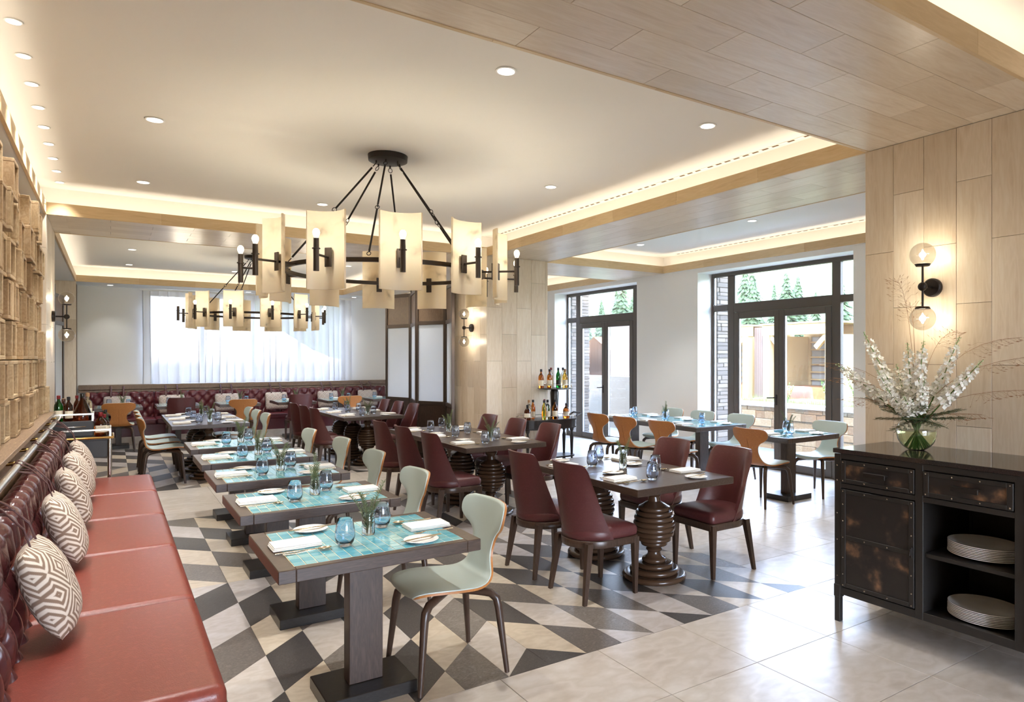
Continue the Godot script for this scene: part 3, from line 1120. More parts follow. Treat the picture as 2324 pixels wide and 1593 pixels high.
func pillow_mesh(st: SurfaceTool, w: float, h: float, th: float, lean: float, rep: Vector2) -> void:
	for sg in [-1.0, 1.0]:
		var g := []
		for i in 19:
			var u := -1.0 + 2.0 * i / 18
			var row := []
			for j in 15:
				var v := -1.0 + 2.0 * j / 14
				var k := pow(maxf(0.0, 1.0 - pow(absf(u), 2.6)), 0.55) * pow(maxf(0.0, 1.0 - pow(absf(v), 2.6)), 0.55)
				var pin := 1.0 - 0.05 * (1.0 - absf(u)) * absf(v) - 0.05 * (1.0 - absf(v)) * absf(u)
				var cu := sqrt(1.0 - 0.17 * v * v * v * v)
				var cv := sqrt(1.0 - 0.17 * u * u * u * u)
				row.append(Vector3(sg * th * k - lean * v * h, v * h * pin * cv, u * w * pin * cu))
			g.append(row)
		patch(st, g, sg > 0.0, rep.x, rep.y, 1)

func hung_pillow(t: Node3D) -> void:
	var st := st0()
	pillow_mesh(st, 0.215, 0.19, 0.082, 0.32, Vector2(1.1, 1.0))
	obj("cover", st, M.cushion, t)
	for dz in [-0.07, 0.07]:
		var s := st0()
		var pts := [Vector3(-0.052, 0.17, dz), Vector3(-0.075, 0.25, dz * 0.9), Vector3(-0.145, 0.335, dz * 0.8), Vector3(-0.186, 0.363, dz * 0.75), Vector3(-0.205, 0.377, dz * 0.72), Vector3(-0.224, 0.363, dz * 0.75), Vector3(-0.222, 0.335, dz * 0.75), Vector3(-0.19, 0.325, dz * 0.75), Vector3(-0.12, 0.31, dz * 0.82)]
		tube(s, pts, 0.0085, 6, true, 0.45)
		obj("strap", s, M.strap, t)

func build_back_banquette() -> void:
	var t := thing("banquette", "long burgundy buttoned leather banquette along the back wall under the curtain", "banquette", Vector3(2.45, 0, -15.5))
	var st := st0()
	bb(st, Vector3(-2.9, 0.14, -0.45), Vector3(2.95, 0.36, 0.36), 0.01)
	obj("base", st, M.back_bench, t)
	var sp := st0()
	bb(sp, Vector3(-2.9, 0.0, -0.45), Vector3(2.95, 0.14, 0.35))
	obj("plinth", sp, M.tile_plain0, t)
	for k in 5:
		var s := st0()
		rbox(s, Vector3(-2.9 + 1.17 * (k + 0.5), 0.4, -0.05), Vector3(1.168, 0.1, 0.86), 0.03, 0.012, 4)
		obj("seat_cushion", s, M.back_bench, t)
	for k in 5:
		var s := st0()
		tufted(s, -0.583, 0.583, 0.44, 0.9, 0.0, -0.06, 0.05, 0.17, 0.22, 0.05, 0.02)
		var o := obj("buttoned_back", s, M.back_bench, t)
		o.transform = Transform3D(Basis(Vector3.UP, -PI / 2), Vector3(-2.9 + 1.17 * (k + 0.5), 0, -0.36))
	var tr := struct("trim_2", "wooden ledge above the back banquette")
	var s1 := st0()
	bb(s1, Vector3(-0.5, 0.99, -16.15), Vector3(5.45, 1.085, -15.97), 0.006)
	bb(s1, Vector3(-0.5, 0.94, -16.1), Vector3(5.45, 0.985, -15.985), 0.004)
	obj("ledge_board", s1, M.smoked_oak, tr)
	var xs := [0.11, 1.01, 1.99, 2.94, 4.01, 4.9]
	var names := ["leftmost", "second from left", "third from left", "fourth from left", "fifth from left", "rightmost"]
	for k in 6:
		place("fine_pillow", strap_pillow, "pillow", Vector3(xs[k], 0.69, -15.7), 0.0, "pale fine diamond cushion strapped to the back banquette, %s of the six" % names[k], "cushion", "cushions on the back banquette")

func strap_pillow(t: Node3D) -> void:
	var st := st0()
	pillow_mesh(st, 0.23, 0.19, 0.07, 0.25, Vector2(2.2, 1.8))
	var o := obj("cover", st, M.cushion_fine, t)
	o.rotation.y = -PI / 2
	for dx in [-0.1, 0.1]:
		var s := st0()
		tube(s, [Vector3(dx, 0.17, 0.0), Vector3(dx, 0.28, -0.09), Vector3(dx, 0.35, -0.2), Vector3(dx, 0.37, -0.262)], 0.016, 6, true, 0.3)
		obj("strap", s, M.strap, t)

# ------------------------------------------------------------------ folding screens
func build_screens() -> void:
	var P := [Vector2(4.15, -9.27), Vector2(4.32, -9.9), Vector2(4.05, -10.47), Vector2(4.27, -11.27), Vector2(4.06, -11.95)]
	folding_screen("dark framed zigzag folding screen with frosted panes beside the birch pier", P, 2.72)
	folding_screen("dark framed folding screen with frosted panes in the left wall recess", [Vector2(-0.62, -9.62), Vector2(-0.78, -10.7), Vector2(-0.64, -11.75), Vector2(-0.8, -12.8), Vector2(-0.64, -13.9), Vector2(-0.78, -15.2)], 2.62)
	# thin rod carrying the first screen
	var r := thing("hanger_rod", "thin rod hanging from the ceiling to the folding screen top", "rod", Vector3(4.2, 2.7, -11.1))
	var s := st0()
	tube(s, [Vector3(0, 0.0, 0), Vector3(0, 0.3, 0)], 0.012, 8)
	obj("rod", s, M.bronze, r)

func folding_screen(label: String, P: Array, top: float) -> void:
	var t := thing("folding_screen", label, "screen", Vector3(P[0].x, 0, P[0].y))
	for k in P.size() - 1:
		var a := Vector3(P[k].x, 0, P[k].y)
		var b := Vector3(P[k + 1].x, 0, P[k + 1].y)
		var L := (b - a).length() - 0.006
		var bs := Basis((b - a).normalized(), Vector3.UP, (b - a).normalized().cross(Vector3.UP))
		var leaf := Node3D.new()
		leaf.name = "leaf"
		t.add_child(leaf, true)
		leaf.transform = Transform3D(bs, a - Vector3(P[0].x, 0, P[0].y) + bs.x * 0.003)
		var st := st0()
		var w := 0.05
		var d := 0.022
		bb(st, Vector3(0, 0.01, -d), Vector3(w, top, d), 0.003)
		bb(st, Vector3(L - w, 0.01, -d), Vector3(L, top, d), 0.003)
		for y in [[0.01, 0.1], [0.86, 0.92], [2.13, 2.19], [top - 0.06, top]]:
			bb(st, Vector3(w, y[0], -d), Vector3(L - w, y[1], d), 0.003)
		obj("frame", st, M.bronze, leaf)
		var s2 := st0()
		bb(s2, Vector3(w, 0.92, -0.004), Vector3(L - w, 2.13, 0.004))
		obj("frosted_pane", s2, M.frosted, leaf)
		var s3 := st0()
		bb(s3, Vector3(w, 2.19, -0.008), Vector3(L - w, top - 0.06, 0.008))
		obj("upper_panel", s3, M.smoked_oak, leaf)
		var s4 := st0()
		bb(s4, Vector3(w, 0.1, -0.008), Vector3(L - w, 0.86, 0.008))
		obj("lower_panel", s4, M.espresso_y, leaf)

# ------------------------------------------------------------------ chandeliers
func build_chandeliers() -> void:
	chandelier(Vector3(1.915, 3.295, -5.595), 0.283, "large black ring chandelier with twelve alabaster shades over the near tables")
	chandelier(Vector3(1.98, 3.295, -12.35), 0.06, "far black ring chandelier with twelve alabaster shades before the curtain")

var shade_mesh: ArrayMesh
var arm_mesh: ArrayMesh
var candle_mesh: ArrayMesh
var bulb_mesh: ArrayMesh
var rod_meshes := []

func chandelier(at: Vector3, phase: float, label: String) -> void:
	var t := thing("chandelier", label, "chandelier", at)
	var ry := 2.312 - at.y
	if shade_mesh == null:
		# curved alabaster panel, hollow side outwards; local x outwards
		var f := []
		var bk := []
		for i in 13:
			var u := -1.0 + 2.0 * i / 12
			var a := u * 0.86
			var rf := []
			var rb := []
			for j in 11:
				var y := -0.275 + 0.55 * j / 10.0
				rf.append(Vector3(0.185 - 0.185 * cos(a), y, 0.185 * sin(a)))
				rb.append(Vector3(0.185 - 0.197 * cos(a), y, 0.197 * sin(a)))
			f.append(rf)
			bk.append(rb)
		var s := st0()
		sheet(s, f, bk)
		shade_mesh = mesh_of(s)
		s = st0()
		bx(s, Vector3(-0.04, 0, 0), Vector3(0.012, 0.135, 0.05), 0.002)
		bx(s, Vector3(0.006, 0, 0), Vector3(0.01, 0.135, 0.05), 0.002)
		tube(s, [Vector3(-0.16, 0, 0), Vector3(0.165, 0, 0)], 0.0085, 8)
		arm_mesh = mesh_of(s)
		s = st0()
		lathe(s, V2([0.0, -0.145, 0.019, -0.145, 0.019, 0.004, 0.027, 0.004, 0.027, 0.011, 0.019, 0.011, 0.018, 0.078, 0.0, 0.078]), 14)
		candle_mesh = mesh_of(s)
		s = st0()
		lathe(s, V2([0.0, 0.0, 0.012, 0.0, 0.016, 0.012, 0.0225, 0.028, 0.0235, 0.04, 0.019, 0.055, 0.010, 0.064, 0.0, 0.066]), 14)
		bulb_mesh = mesh_of(s)
	# canopy
	var c := st0()
	lathe(c, V2([0.0, -0.055, 0.13, -0.055, 0.158, -0.045, 0.162, -0.005, 0.162, 0.0]), 28)
	obj("canopy", c, M.black_metal, t)
	# ring of flat bar
	var rs := st0()
	var n := 72
	var g := []
	for k in n:
		var a := TAU * k / n
		var b := TAU * (k + 1) / n
		var ro := 0.812
		var ri := 0.788
		var P := func(r: float, ang: float, y: float) -> Vector3:
			return Vector3(r * sin(ang), ry + y, r * cos(ang))
		var o := Vector3(0.8 * sin(a), ry, 0.8 * cos(a))
		rs.set_smooth_group(1)
		oq(rs, [P.call(ro, a, -0.016), P.call(ro, b, -0.016), P.call(ro, b, 0.016), P.call(ro, a, 0.016)], o)
		rs.set_smooth_group(2)
		oq(rs, [P.call(ri, a, -0.016), P.call(ri, b, -0.016), P.call(ri, b, 0.016), P.call(ri, a, 0.016)], o)
		rs.set_smooth_group(3)
		oq(rs, [P.call(ri, a, 0.016), P.call(ri, b, 0.016), P.call(ro, b, 0.016), P.call(ro, a, 0.016)], o)
		rs.set_smooth_group(4)
		oq(rs, [P.call(ri, a, -0.016), P.call(ri, b, -0.016), P.call(ro, b, -0.016), P.call(ro, a, -0.016)], o)
	obj("ring", rs, M.iron, t)
	# six jointed rods
	for k in 6:
		var a := phase + PI / 6 * 0.5 + TAU * k / 6
		var top := Vector3(0.1 * sin(a), -0.075, 0.1 * cos(a))
		var bot := Vector3(0.8 * sin(a), ry + 0.016, 0.8 * cos(a))
		var d := (bot - top).normalized()
		var L := (bot - top).length()
		var s := st0()
		tube(s, [top + Vector3(0, 0.03, 0), top], 0.007, 6)
		var cuts := [[0.05, 0.47], [0.53, 0.94]]
		for q in cuts:
			tube(s, [top + d * L * q[0], top + d * L * q[1]], 0.0078, 8)
		var rod := obj("suspension_rod", s, M.black_metal, t)
		var s2 := st0()
		var side := d.cross(Vector3.UP).normalized()
		var nrm := side.cross(d)
		for q in [[0.02, side, 0.02], [0.485, nrm, 0.02], [0.51, side, 0.02], [0.965, side, 0.018]]:
			var pts := []
			for j in 11:
				var w := TAU * j / 10
				pts.append(top + d * (L * q[0] + q[2] * cos(w)) + q[1] * (q[2] * 0.8 * sin(w)))
			tube(s2, pts, 0.003, 5, false)
		obj("link", s2, M.black_metal, rod)
	for k in 12:
		var a := phase + TAU * k / 12
		var bs := Basis(Vector3.UP, a - PI / 2)
		var out := Vector3(sin(a), 0, cos(a))
		var unit := Node3D.new()
		unit.name = "candle_arm"
		t.add_child(unit, true)
		unit.transform = Transform3D(bs, out * 0.95 + Vector3(0, ry - 0.006, 0))
		put("bracket", arm_mesh, M.iron, unit)
		put("shade", shade_mesh, M.alabaster, unit, Transform3D(Basis(), Vector3(-0.022, 0.052, 0)))
		put("candle", candle_mesh, M.iron, unit, Transform3D(Basis(), Vector3(0.16, 0.03, 0)))
		put("bulb", bulb_mesh, M.bulb_glow, unit, Transform3D(Basis(), Vector3(0.16, 0.108, 0)))
		omni("candle_light", at + out * 1.11 + Vector3(0, ry + 0.14, 0), BULB, 0.02)

const BULB := 0.14

func omni(called: String, at: Vector3, e: float, size: float) -> void:
	var l := OmniLight3D.new()
	l.name = numbered(called)
	add_child(l)
	l.position = at
	l.light_energy = e
	l.omni_range = 14.0
	l.light_size = size
	l.light_color = Color(1.0, 0.95, 0.85)
	l.shadow_enabled = true

# ------------------------------------------------------------------ wall sconces
func build_sconces() -> void:
	for q in [[Vector3(4.229, 2.04, -2.235), PI, "on the birch wall above the sideboard"], [Vector3(4.229, 2.03, -8.8), PI, "on the birch pier behind the dark tables"], [Vector3(-0.509, 2.045, -9.1), 0.0, "on the left pier beyond the block wall"]]:
		place("sconce", sconce_parts, "wall_sconce", q[0], q[1], "black wall sconce with two smoky glass globes " + q[2], "wall lamp", "globe sconces")
		var out := Vector3(1, 0, 0) if q[1] == 0.0 else Vector3(-1, 0, 0)
		for dy in [0.195, -0.195]:
			omni("sconce_light", q[0] + out * 0.125 + Vector3(0, dy, 0), 0.12, 0.02)

func sconce_parts(t: Node3D) -> void:
	var s := st0()
	lathe(s, V2([0.0, 0.0, 0.058, 0.0, 0.058, 0.022, 0.05, 0.03, 0.0, 0.03]), 24, Vector3.ZERO, Basis(Vector3.BACK, -PI / 2))
	obj("wall_plate", s, M.black_metal, t)
	s = st0()
	tube(s, [Vector3(0.02, 0, 0), Vector3(0.125, 0, 0)], 0.008, 8)
	obj("arm", s, M.black_metal, t)
	s = st0()
	var pr := []
	for k in 9:
		var a := -PI / 2 + PI * k / 8
		pr.append(Vector2(0.0275 * cos(a), 0.0275 * sin(a)))
	lathe(s, pr, 16, Vector3(0.125, 0, 0))
	obj("joint_ball", s, M.black_metal, t)
	for sg in [1.0, -1.0]:
		s = st0()
		tube(s, [Vector3(0.125, 0.02 * sg, 0), Vector3(0.125, 0.13 * sg, 0)], 0.0065, 8)
		obj("stem", s, M.black_metal, t)
		s = st0()
		lathe(s, V2([0.0, 0.0, 0.038, 0.0, 0.046, 0.014, 0.044, 0.015, 0.0, 0.008]), 20, Vector3(0.125, 0.124 * sg, 0), Basis() if sg > 0 else Basis(Vector3.RIGHT, PI))
		obj("cup", s, M.black_metal, t)
		pr = []
		for k in 17:
			var a := -0.86 + (PI / 2 + 0.86) * k / 16
			pr.append(Vector2(0.0745 * cos(a), 0.0745 * sin(a)))
		s = st0()
		lathe(s, pr, 28, Vector3(0.125, 0.195 * sg, 0), Basis() if sg > 0 else Basis(Vector3.RIGHT, PI))
		obj("globe", s, M.smoke_glass, t)
		s = st0()
		lathe(s, V2([0.0, -0.032, 0.006, -0.03, 0.009, -0.01, 0.008, 0.012, 0.003, 0.032, 0.0, 0.034]), 10, Vector3(0.125, 0.195 * sg, 0))
		obj("filament_bulb", s, M.bulb_glow, t)

# ------------------------------------------------------------------ chairs (front towards local +x)
func shell_chair(t: Node3D) -> void:
	var prof := [[0.238, 0.428, 0.150], [0.226, 0.446, 0.182], [0.18, 0.455, 0.205], [0.10, 0.454, 0.222], [0.0, 0.446, 0.225], [-0.08, 0.44, 0.214], [-0.14, 0.447, 0.19], [-0.178, 0.474, 0.16], [-0.196, 0.515, 0.132], [-0.208, 0.56, 0.113], [-0.218, 0.605, 0.108], [-0.228, 0.648, 0.118], [-0.237, 0.686, 0.15], [-0.245, 0.715, 0.198], [-0.253, 0.748, 0.23], [-0.262, 0.785, 0.238], [-0.27, 0.815, 0.231], [-0.275, 0.834, 0.212], [-0.278, 0.845, 0.165]]
	var C := []
	var N := []
	var n := 44
	var m := 14
	for i in n + 1:
		var f := float(i) / n * (prof.size() - 1)
		var k := mini(int(f), prof.size() - 2)
		var w := f - k
		var p := []
		for q in 3:
			var a: float = prof[maxi(k - 1, 0)][q]
			var b: float = prof[k][q]
			var c: float = prof[k + 1][q]
			var d: float = prof[mini(k + 2, prof.size() - 1)][q]
			p.append(0.5 * ((2 * b) + (-a + c) * w + (2 * a - 5 * b + 4 * c - d) * w * w + (-a + 3 * b - 3 * c + d) * w * w * w))
		var row := []
		for j in m + 1:
			var u := -1.0 + 2.0 * j / m
			var back := smoothstep(0.46, 0.6, p[1])
			var wing: float = p[2] / 0.23
			row.append(Vector3(p[0] + back * 0.055 * u * u * wing * wing, p[1] + (1.0 - back) * 0.014 * u * u, p[2] * u))
		C.append(row)
	for i in n + 1:
		var row := []
		for j in m + 1:
			var di: Vector3 = C[mini(i + 1, n)][j] - C[maxi(i - 1, 0)][j]
			var dj: Vector3 = C[i][mini(j + 1, m)] - C[i][maxi(j - 1, 0)]
			row.append(dj.cross(di).normalized())
		N.append(row)
	if N[4][7].y < 0.0:
		for row in N:
			for j in row.size():
				row[j] = -row[j]
	var G := []
	for off in [0.015, 0.001, 0.0, -0.011]:
		var g := []
		for i in n + 1:
			var row := []
			for j in m + 1:
				var e := minf(minf(i, n - i) / 2.0, minf(j, m - j) / 1.5)
				var o: float = off if off != 0.015 else lerpf(0.006, 0.015, clampf(e, 0.0, 1.0))
				row.append(C[i][j] + N[i][j] * o)
			g.append(row)
		G.append(g)
	var st := st0()
	sheet(st, G[0], G[1])
	obj("padded_front", st, M.sage, t)
	st = st0()
	sheet(st, G[3], G[2])
	obj("outer_shell", st, M.caramel, t)
	st = st0()
	var pts := []
	for i in range(16, 34):
		pts.append(C[i][7] - N[i][7] * 0.0112)
	tube(st, pts, 0.0018, 5)
	obj("back_seam", st, M.seam, t)
	for sx in [-1.0, 1.0]:
		for sz in [-1.0, 1.0]:
			st = st0()
			tube(st, [Vector3(0.0, 0.412, 0.03 * sz), Vector3(0.11 * sx, 0.41, 0.13 * sz), Vector3(0.165 * sx, 0.402, 0.172 * sz), Vector3(0.19 * sx, 0.375, 0.19 * sz), Vector3(0.198 * sx, 0.335, 0.196 * sz), Vector3(0.232 * sx, 0.0, 0.228 * sz)], [0.02, 0.021, 0.022, 0.022, 0.021, 0.0125], 8)
			obj("leg", st, M.leg_wood, t)
	st = st0()
	bx(st, Vector3(0.0, 0.42, 0), Vector3(0.2, 0.024, 0.16), 0.006)
	obj("seat_plate", st, M.black_metal, t)

func dining_chair(t: Node3D) -> void:
	# upholstered barrel back
	var fr := []
	var bk := []
	var n := 18
	var m := 22
	for i in n + 1:
		var v := float(i) / n
		var ra := []
		var rb := []
		for j in m + 1:
			var u := -1.0 + 2.0 * j / m
			var a := u * 1.35
			var xe := lerpf(0.02, -0.185, pow(v, 0.85))
			var D := lerpf(0.225, 0.085, v)
			var W := lerpf(0.212, 0.216, v)
			var sn := sin(a) / sin(1.35)
			var cs := (cos(a) - cos(1.35)) / (1.0 - cos(1.35))
			var top := 0.905 - 0.085 * pow(maxf(0.0, (absf(u) - 0.62) / 0.38), 2.4)
			var y := lerpf(0.385, top, v)
			var p := Vector3(xe - D * cs, y, W * sn)
			var nx := Vector3(-cs - 0.15, 0, sn * 1.1).normalized()
			var th := 0.042 * (1.0 - 0.55 * pow(v, 6.0)) * (1.0 - 0.45 * pow(absf(u), 8.0))
			rb.append(p + nx * 0.004)
			ra.append(p - nx * th)
		fr.append(ra)
		bk.append(rb)
	var st := st0()
	sheet(st, fr, bk)
	obj("backrest", st, M.burgundy, t)
	# seat and rail follow the same D shaped outline
	var D := []
	for k in 25:
		var a := PI / 2 + PI * k / 24
		D.append(Vector2(-0.02 + 0.2 * cos(a), 0.21 * sin(a)))
	for k in 7:
		var a := -PI / 2 + PI / 2 * k / 6
		D.append(Vector2(0.19 + 0.035 * cos(a), -0.175 + 0.035 * sin(a)))
	for k in 7:
		var a := PI / 2 * k / 6
		D.append(Vector2(0.19 + 0.035 * cos(a), 0.175 + 0.035 * sin(a)))
	st = st0()
	loft(st, D, [[0.012, 0.393], [0.0, 0.4], [-0.004, 0.42], [-0.004, 0.445], [0.006, 0.466], [0.03, 0.479], [0.08, 0.487], [0.15, 0.49]])
	obj("seat", st, M.burgundy, t)
	st = st0()
	loft(st, D, [[0.02, 0.345], [-0.004, 0.345], [-0.006, 0.349], [-0.006, 0.391], [-0.004, 0.394], [0.03, 0.394]])
	obj("seat_rail", st, M.leg_wood, t)
	for sz in [-1.0, 1.0]:
		st = st0()
		taper(st, Vector3(0.205, 0.0, 0.2 * sz), Vector2(0.024, 0.024), Vector3(0.205, 0.385, 0.196 * sz), Vector2(0.044, 0.044))
		obj("leg", st, M.leg_wood, t)
		st = st0()
		taper(st, Vector3(-0.222, 0.0, 0.208 * sz), Vector2(0.024, 0.024), Vector3(-0.165, 0.385, 0.176 * sz), Vector2(0.044, 0.044))
		obj("leg", st, M.leg_wood, t)

# solid through inset copies of one outline (x, z), from the bottom up: [inset, height]
func loft(st: SurfaceTool, out: Array, steps: Array) -> void:
	var n := out.size()
	var mid := Vector2.ZERO
	for p in out:
		mid += p / n
	var rings := []
	for s in steps:
		var ring := []
		for p in out:
			var q: Vector2 = p - mid
			var f: float = maxf(0.0, 1.0 - s[0] / 0.2)
			ring.append(Vector3(mid.x + q.x * f, s[1], mid.y + q.y * f))
		rings.append(ring)
	for i in rings.size() - 1:
		st.set_smooth_group(1)
		for k in n:
			var m := (k + 1) % n
			var e := [rings[i][k], rings[i][m], rings[i + 1][m], rings[i + 1][k]]
			var nn: Vector3 = (e[1] - e[0]).cross(e[2] - e[0])
			var away := Vector3(e[0].x - mid.x, 0.0, e[0].z - mid.y).normalized() + Vector3(0, 1.5 if i > rings.size() / 2 else -0.2, 0)
			if nn.dot(away) > 0.0:
				e.reverse()
			quad(st, e[0], e[1], e[2], e[3])
	st.set_smooth_group(-1)
	for k in n:
		var m := (k + 1) % n
		oq(st, [Vector3(mid.x, steps[0][1], mid.y), rings[0][k], rings[0][m]], Vector3(mid.x, 9, mid.y))
		var L: int = rings.size() - 1
		oq(st, [Vector3(mid.x, steps[L][1], mid.y), rings[L][k], rings[L][m]], Vector3(mid.x, -9, mid.y))

# ------------------------------------------------------------------ tables
func tiled_table(t: Node3D) -> void:
	tiled_body(t)
	var st := st0()
	bx(st, Vector3(0, 0, 0), Vector3(0.0447, 0.008, 0.0487), 0.0012)
	var tm := mesh_of(st)
	for i in 16:
		for j in 12:
			put("glazed_tile", tm, M["glaze%d" % (int(h3(i, j, 31) * 4) % 4)], t, Transform3D(Basis(), Vector3(-0.38 + 0.0475 * (i + 0.5), 0.7375, -0.31 + 0.05167 * (j + 0.5))))

func tiled_body(t: Node3D) -> void:
	var st := st0()
	bb(st, Vector3(-0.45, 0.685, -0.355), Vector3(-0.381, 0.74, 0.355), 0.003)
	bb(st, Vector3(0.381, 0.685, -0.355), Vector3(0.45, 0.74, 0.355), 0.003)
	bb(st, Vector3(-0.381, 0.685, -0.355), Vector3(0.381, 0.74, -0.311), 0.003)
	bb(st, Vector3(-0.381, 0.685, 0.311), Vector3(0.381, 0.74, 0.355), 0.003)
	obj("top_frame", st, M.espresso_x, t)
	st = st0()
	bb(st, Vector3(-0.381, 0.7, -0.311), Vector3(0.381, 0.7395, 0.311))
	obj("tile_bed", st, M.tile_joint, t)
	post_and_base(t)

func post_and_base(t: Node3D) -> void:
	var st := st0()
	bb(st, Vector3(-0.08, 0.06, -0.045), Vector3(0.08, 0.7, 0.045), 0.003)
	obj("post", st, M.espresso_y, t)
	st = st0()
	bb(st, Vector3(-0.21, 0.0, -0.16), Vector3(0.21, 0.06, 0.16), 0.003)
	obj("foot_plate", st, M.base_black, t)

func small_tiled_table(t: Node3D) -> void:
	tiled_body(t)
	var st := st0()
	for i in 16:
		for j in 12:
			bx(st, Vector3(-0.38 + 0.0475 * (i + 0.5), 0.7375, -0.31 + 0.05167 * (j + 0.5)), Vector3(0.0447, 0.008, 0.0487))
	var o := obj("glazed_tiles", st, M.glaze1, t)
	o.set_meta("kind", "stuff")

func pedestal_table(t: Node3D) -> void:
	var st := st0()
	bb(st, Vector3(-0.45, 0.69, -0.359), Vector3(0.45, 0.74, 0.359), 0.003)
	obj("table_top", st, M.espresso_z, t)
	st = st0()
	var p := []
	# stepped foot
	for r in [[0.235, 0.0, 0.042], [0.182, 0.042, 0.04], [0.14, 0.08, 0.036], [0.09, 0.115, 0.036]]:
		for k in 7:
			var a := -PI / 2 + PI * k / 6
			p.append(Vector2(r[0] - r[2] / 2 + r[2] / 2 * cos(a), r[1] + r[2] / 2 + r[2] / 2 * sin(a)))
	p.append_array(V2([0.062, 0.158, 0.048, 0.172, 0.046, 0.19, 0.06, 0.205, 0.06, 0.213, 0.045, 0.225, 0.042, 0.25]))
	# ribbed belly
	var rib := [[0.098, 0.255], [0.126, 0.288], [0.144, 0.324], [0.152, 0.362], [0.153, 0.4], [0.147, 0.438], [0.136, 0.474], [0.118, 0.506]]
	for q in rib:
		for k in 6:
			var a := -PI / 2 + PI * k / 5
			p.append(Vector2(q[0] - 0.011 + 0.011 * cos(a), q[1] + 0.018 * sin(a)))
	p.append_array(V2([0.1, 0.526, 0.07, 0.545, 0.045, 0.558, 0.04, 0.59, 0.058, 0.612, 0.063, 0.628, 0.05, 0.645, 0.046, 0.66, 0.05, 0.69]))
	lathe(st, p, 28)
	obj("turned_pedestal", st, M.turned_wood, t)

# ------------------------------------------------------------------ tableware
func tumbler(t: Node3D) -> void:
	var st := st0()
	lathe(st, V2([0.0, 0.0, 0.024, 0.0, 0.031, 0.006, 0.04, 0.022, 0.0445, 0.042, 0.044, 0.066, 0.0395, 0.095, 0.034, 0.125, 0.0325, 0.1262, 0.0312, 0.125, 0.0372, 0.095, 0.0418, 0.066, 0.0422, 0.044, 0.037, 0.026, 0.027, 0.015, 0.0, 0.012]), 22)
	obj("glass_bowl", st, M.blue_glass, t)

func side_plate(t: Node3D) -> void:
	var st := st0()
	lathe(st, V2([0.0, 0.001, 0.045, 0.0, 0.052, 0.004, 0.08, 0.012, 0.081, 0.0135, 0.079, 0.0145, 0.054, 0.0085, 0.048, 0.006, 0.0, 0.006]), 28)
	obj("plate_body", st, M.china, t)

func napkin(t: Node3D) -> void:
	for k in 3:
		var st := st0()
		rbox(st, Vector3(0.0015 * k, 0.004 + 0.0068 * k, 0.002 * (1 - k)), Vector3(0.21 - 0.003 * k, 0.0066, 0.135 - 0.004 * k), 0.0032, 0.0, 2)
		obj("folded_layer", st, M.linen, t)

func knife(t: Node3D) -> void:
	var st := st0()
	tube(st, [Vector3(-0.105, 0.004, 0), Vector3(-0.06, 0.0045, 0), Vector3(0.0, 0.004, 0)], [0.007, 0.0075, 0.0055], 8, true, 0.5)
	obj("handle", st, M.cutlery, t)
	st = st0()
	tube(st, [Vector3(0.0, 0.004, 0), Vector3(0.015, 0.004, 0.001), Vector3(0.07, 0.003, 0.002), Vector3(0.105, 0.003, 0.0)], [0.005, 0.0095, 0.0095, 0.002], 8, true, 0.14)
	obj("blade", st, M.cutlery, t)

func fork(t: Node3D) -> void:
	var st := st0()
	tube(st, [Vector3(-0.1, 0.006, 0), Vector3(-0.05, 0.004, 0), Vector3(0.015, 0.008, 0), Vector3(0.045, 0.011, 0)], [0.0085, 0.006, 0.004, 0.004], 8, true, 0.4)
	obj("handle", st, M.cutlery, t)
	st = st0()
	tube(st, [Vector3(0.042, 0.0105, 0), Vector3(0.055, 0.0085, 0), Vector3(0.066, 0.006, 0)], [0.004, 0.0115, 0.0115], 8, true, 0.18)
	for k in 4:
		var z := -0.009 + 0.006 * k
		tube(st, [Vector3(0.064, 0.006, z), Vector3(0.085, 0.005, z), Vector3(0.102, 0.008, z)], [0.0016, 0.0014, 0.0008], 5)
	obj("tines", st, M.cutlery, t)

func spoon(t: Node3D) -> void:
	var st := st0()
	tube(st, [Vector3(-0.1, 0.006, 0), Vector3(-0.05, 0.004, 0), Vector3(0.015, 0.008, 0), Vector3(0.05, 0.01, 0)], [0.0085, 0.006, 0.004, 0.004], 8, true, 0.4)
	obj("handle", st, M.cutlery, t)
	st = st0()
	var a := []
	var b := []
	for i in 9:
		var u := -1.0 + 2.0 * i / 8
		var ra := []
		var rb := []
		for j in 7:
			var v := -1.0 + 2.0 * j / 6
			var w := 0.019 * sqrt(maxf(0.02, 1.0 - u * u)) * (1.0 - 0.12 * u)
			var y := 0.0115 - 0.0085 * (1.0 - u * u) * (1.0 - v * v)
			ra.append(Vector3(0.076 + 0.03 * u, y, w * v))
			rb.append(Vector3(0.076 + 0.03 * u, y - 0.0018, w * v))
		a.append(ra)
		b.append(rb)
	sheet(st, a, b)
	obj("bowl", st, M.cutlery, t)

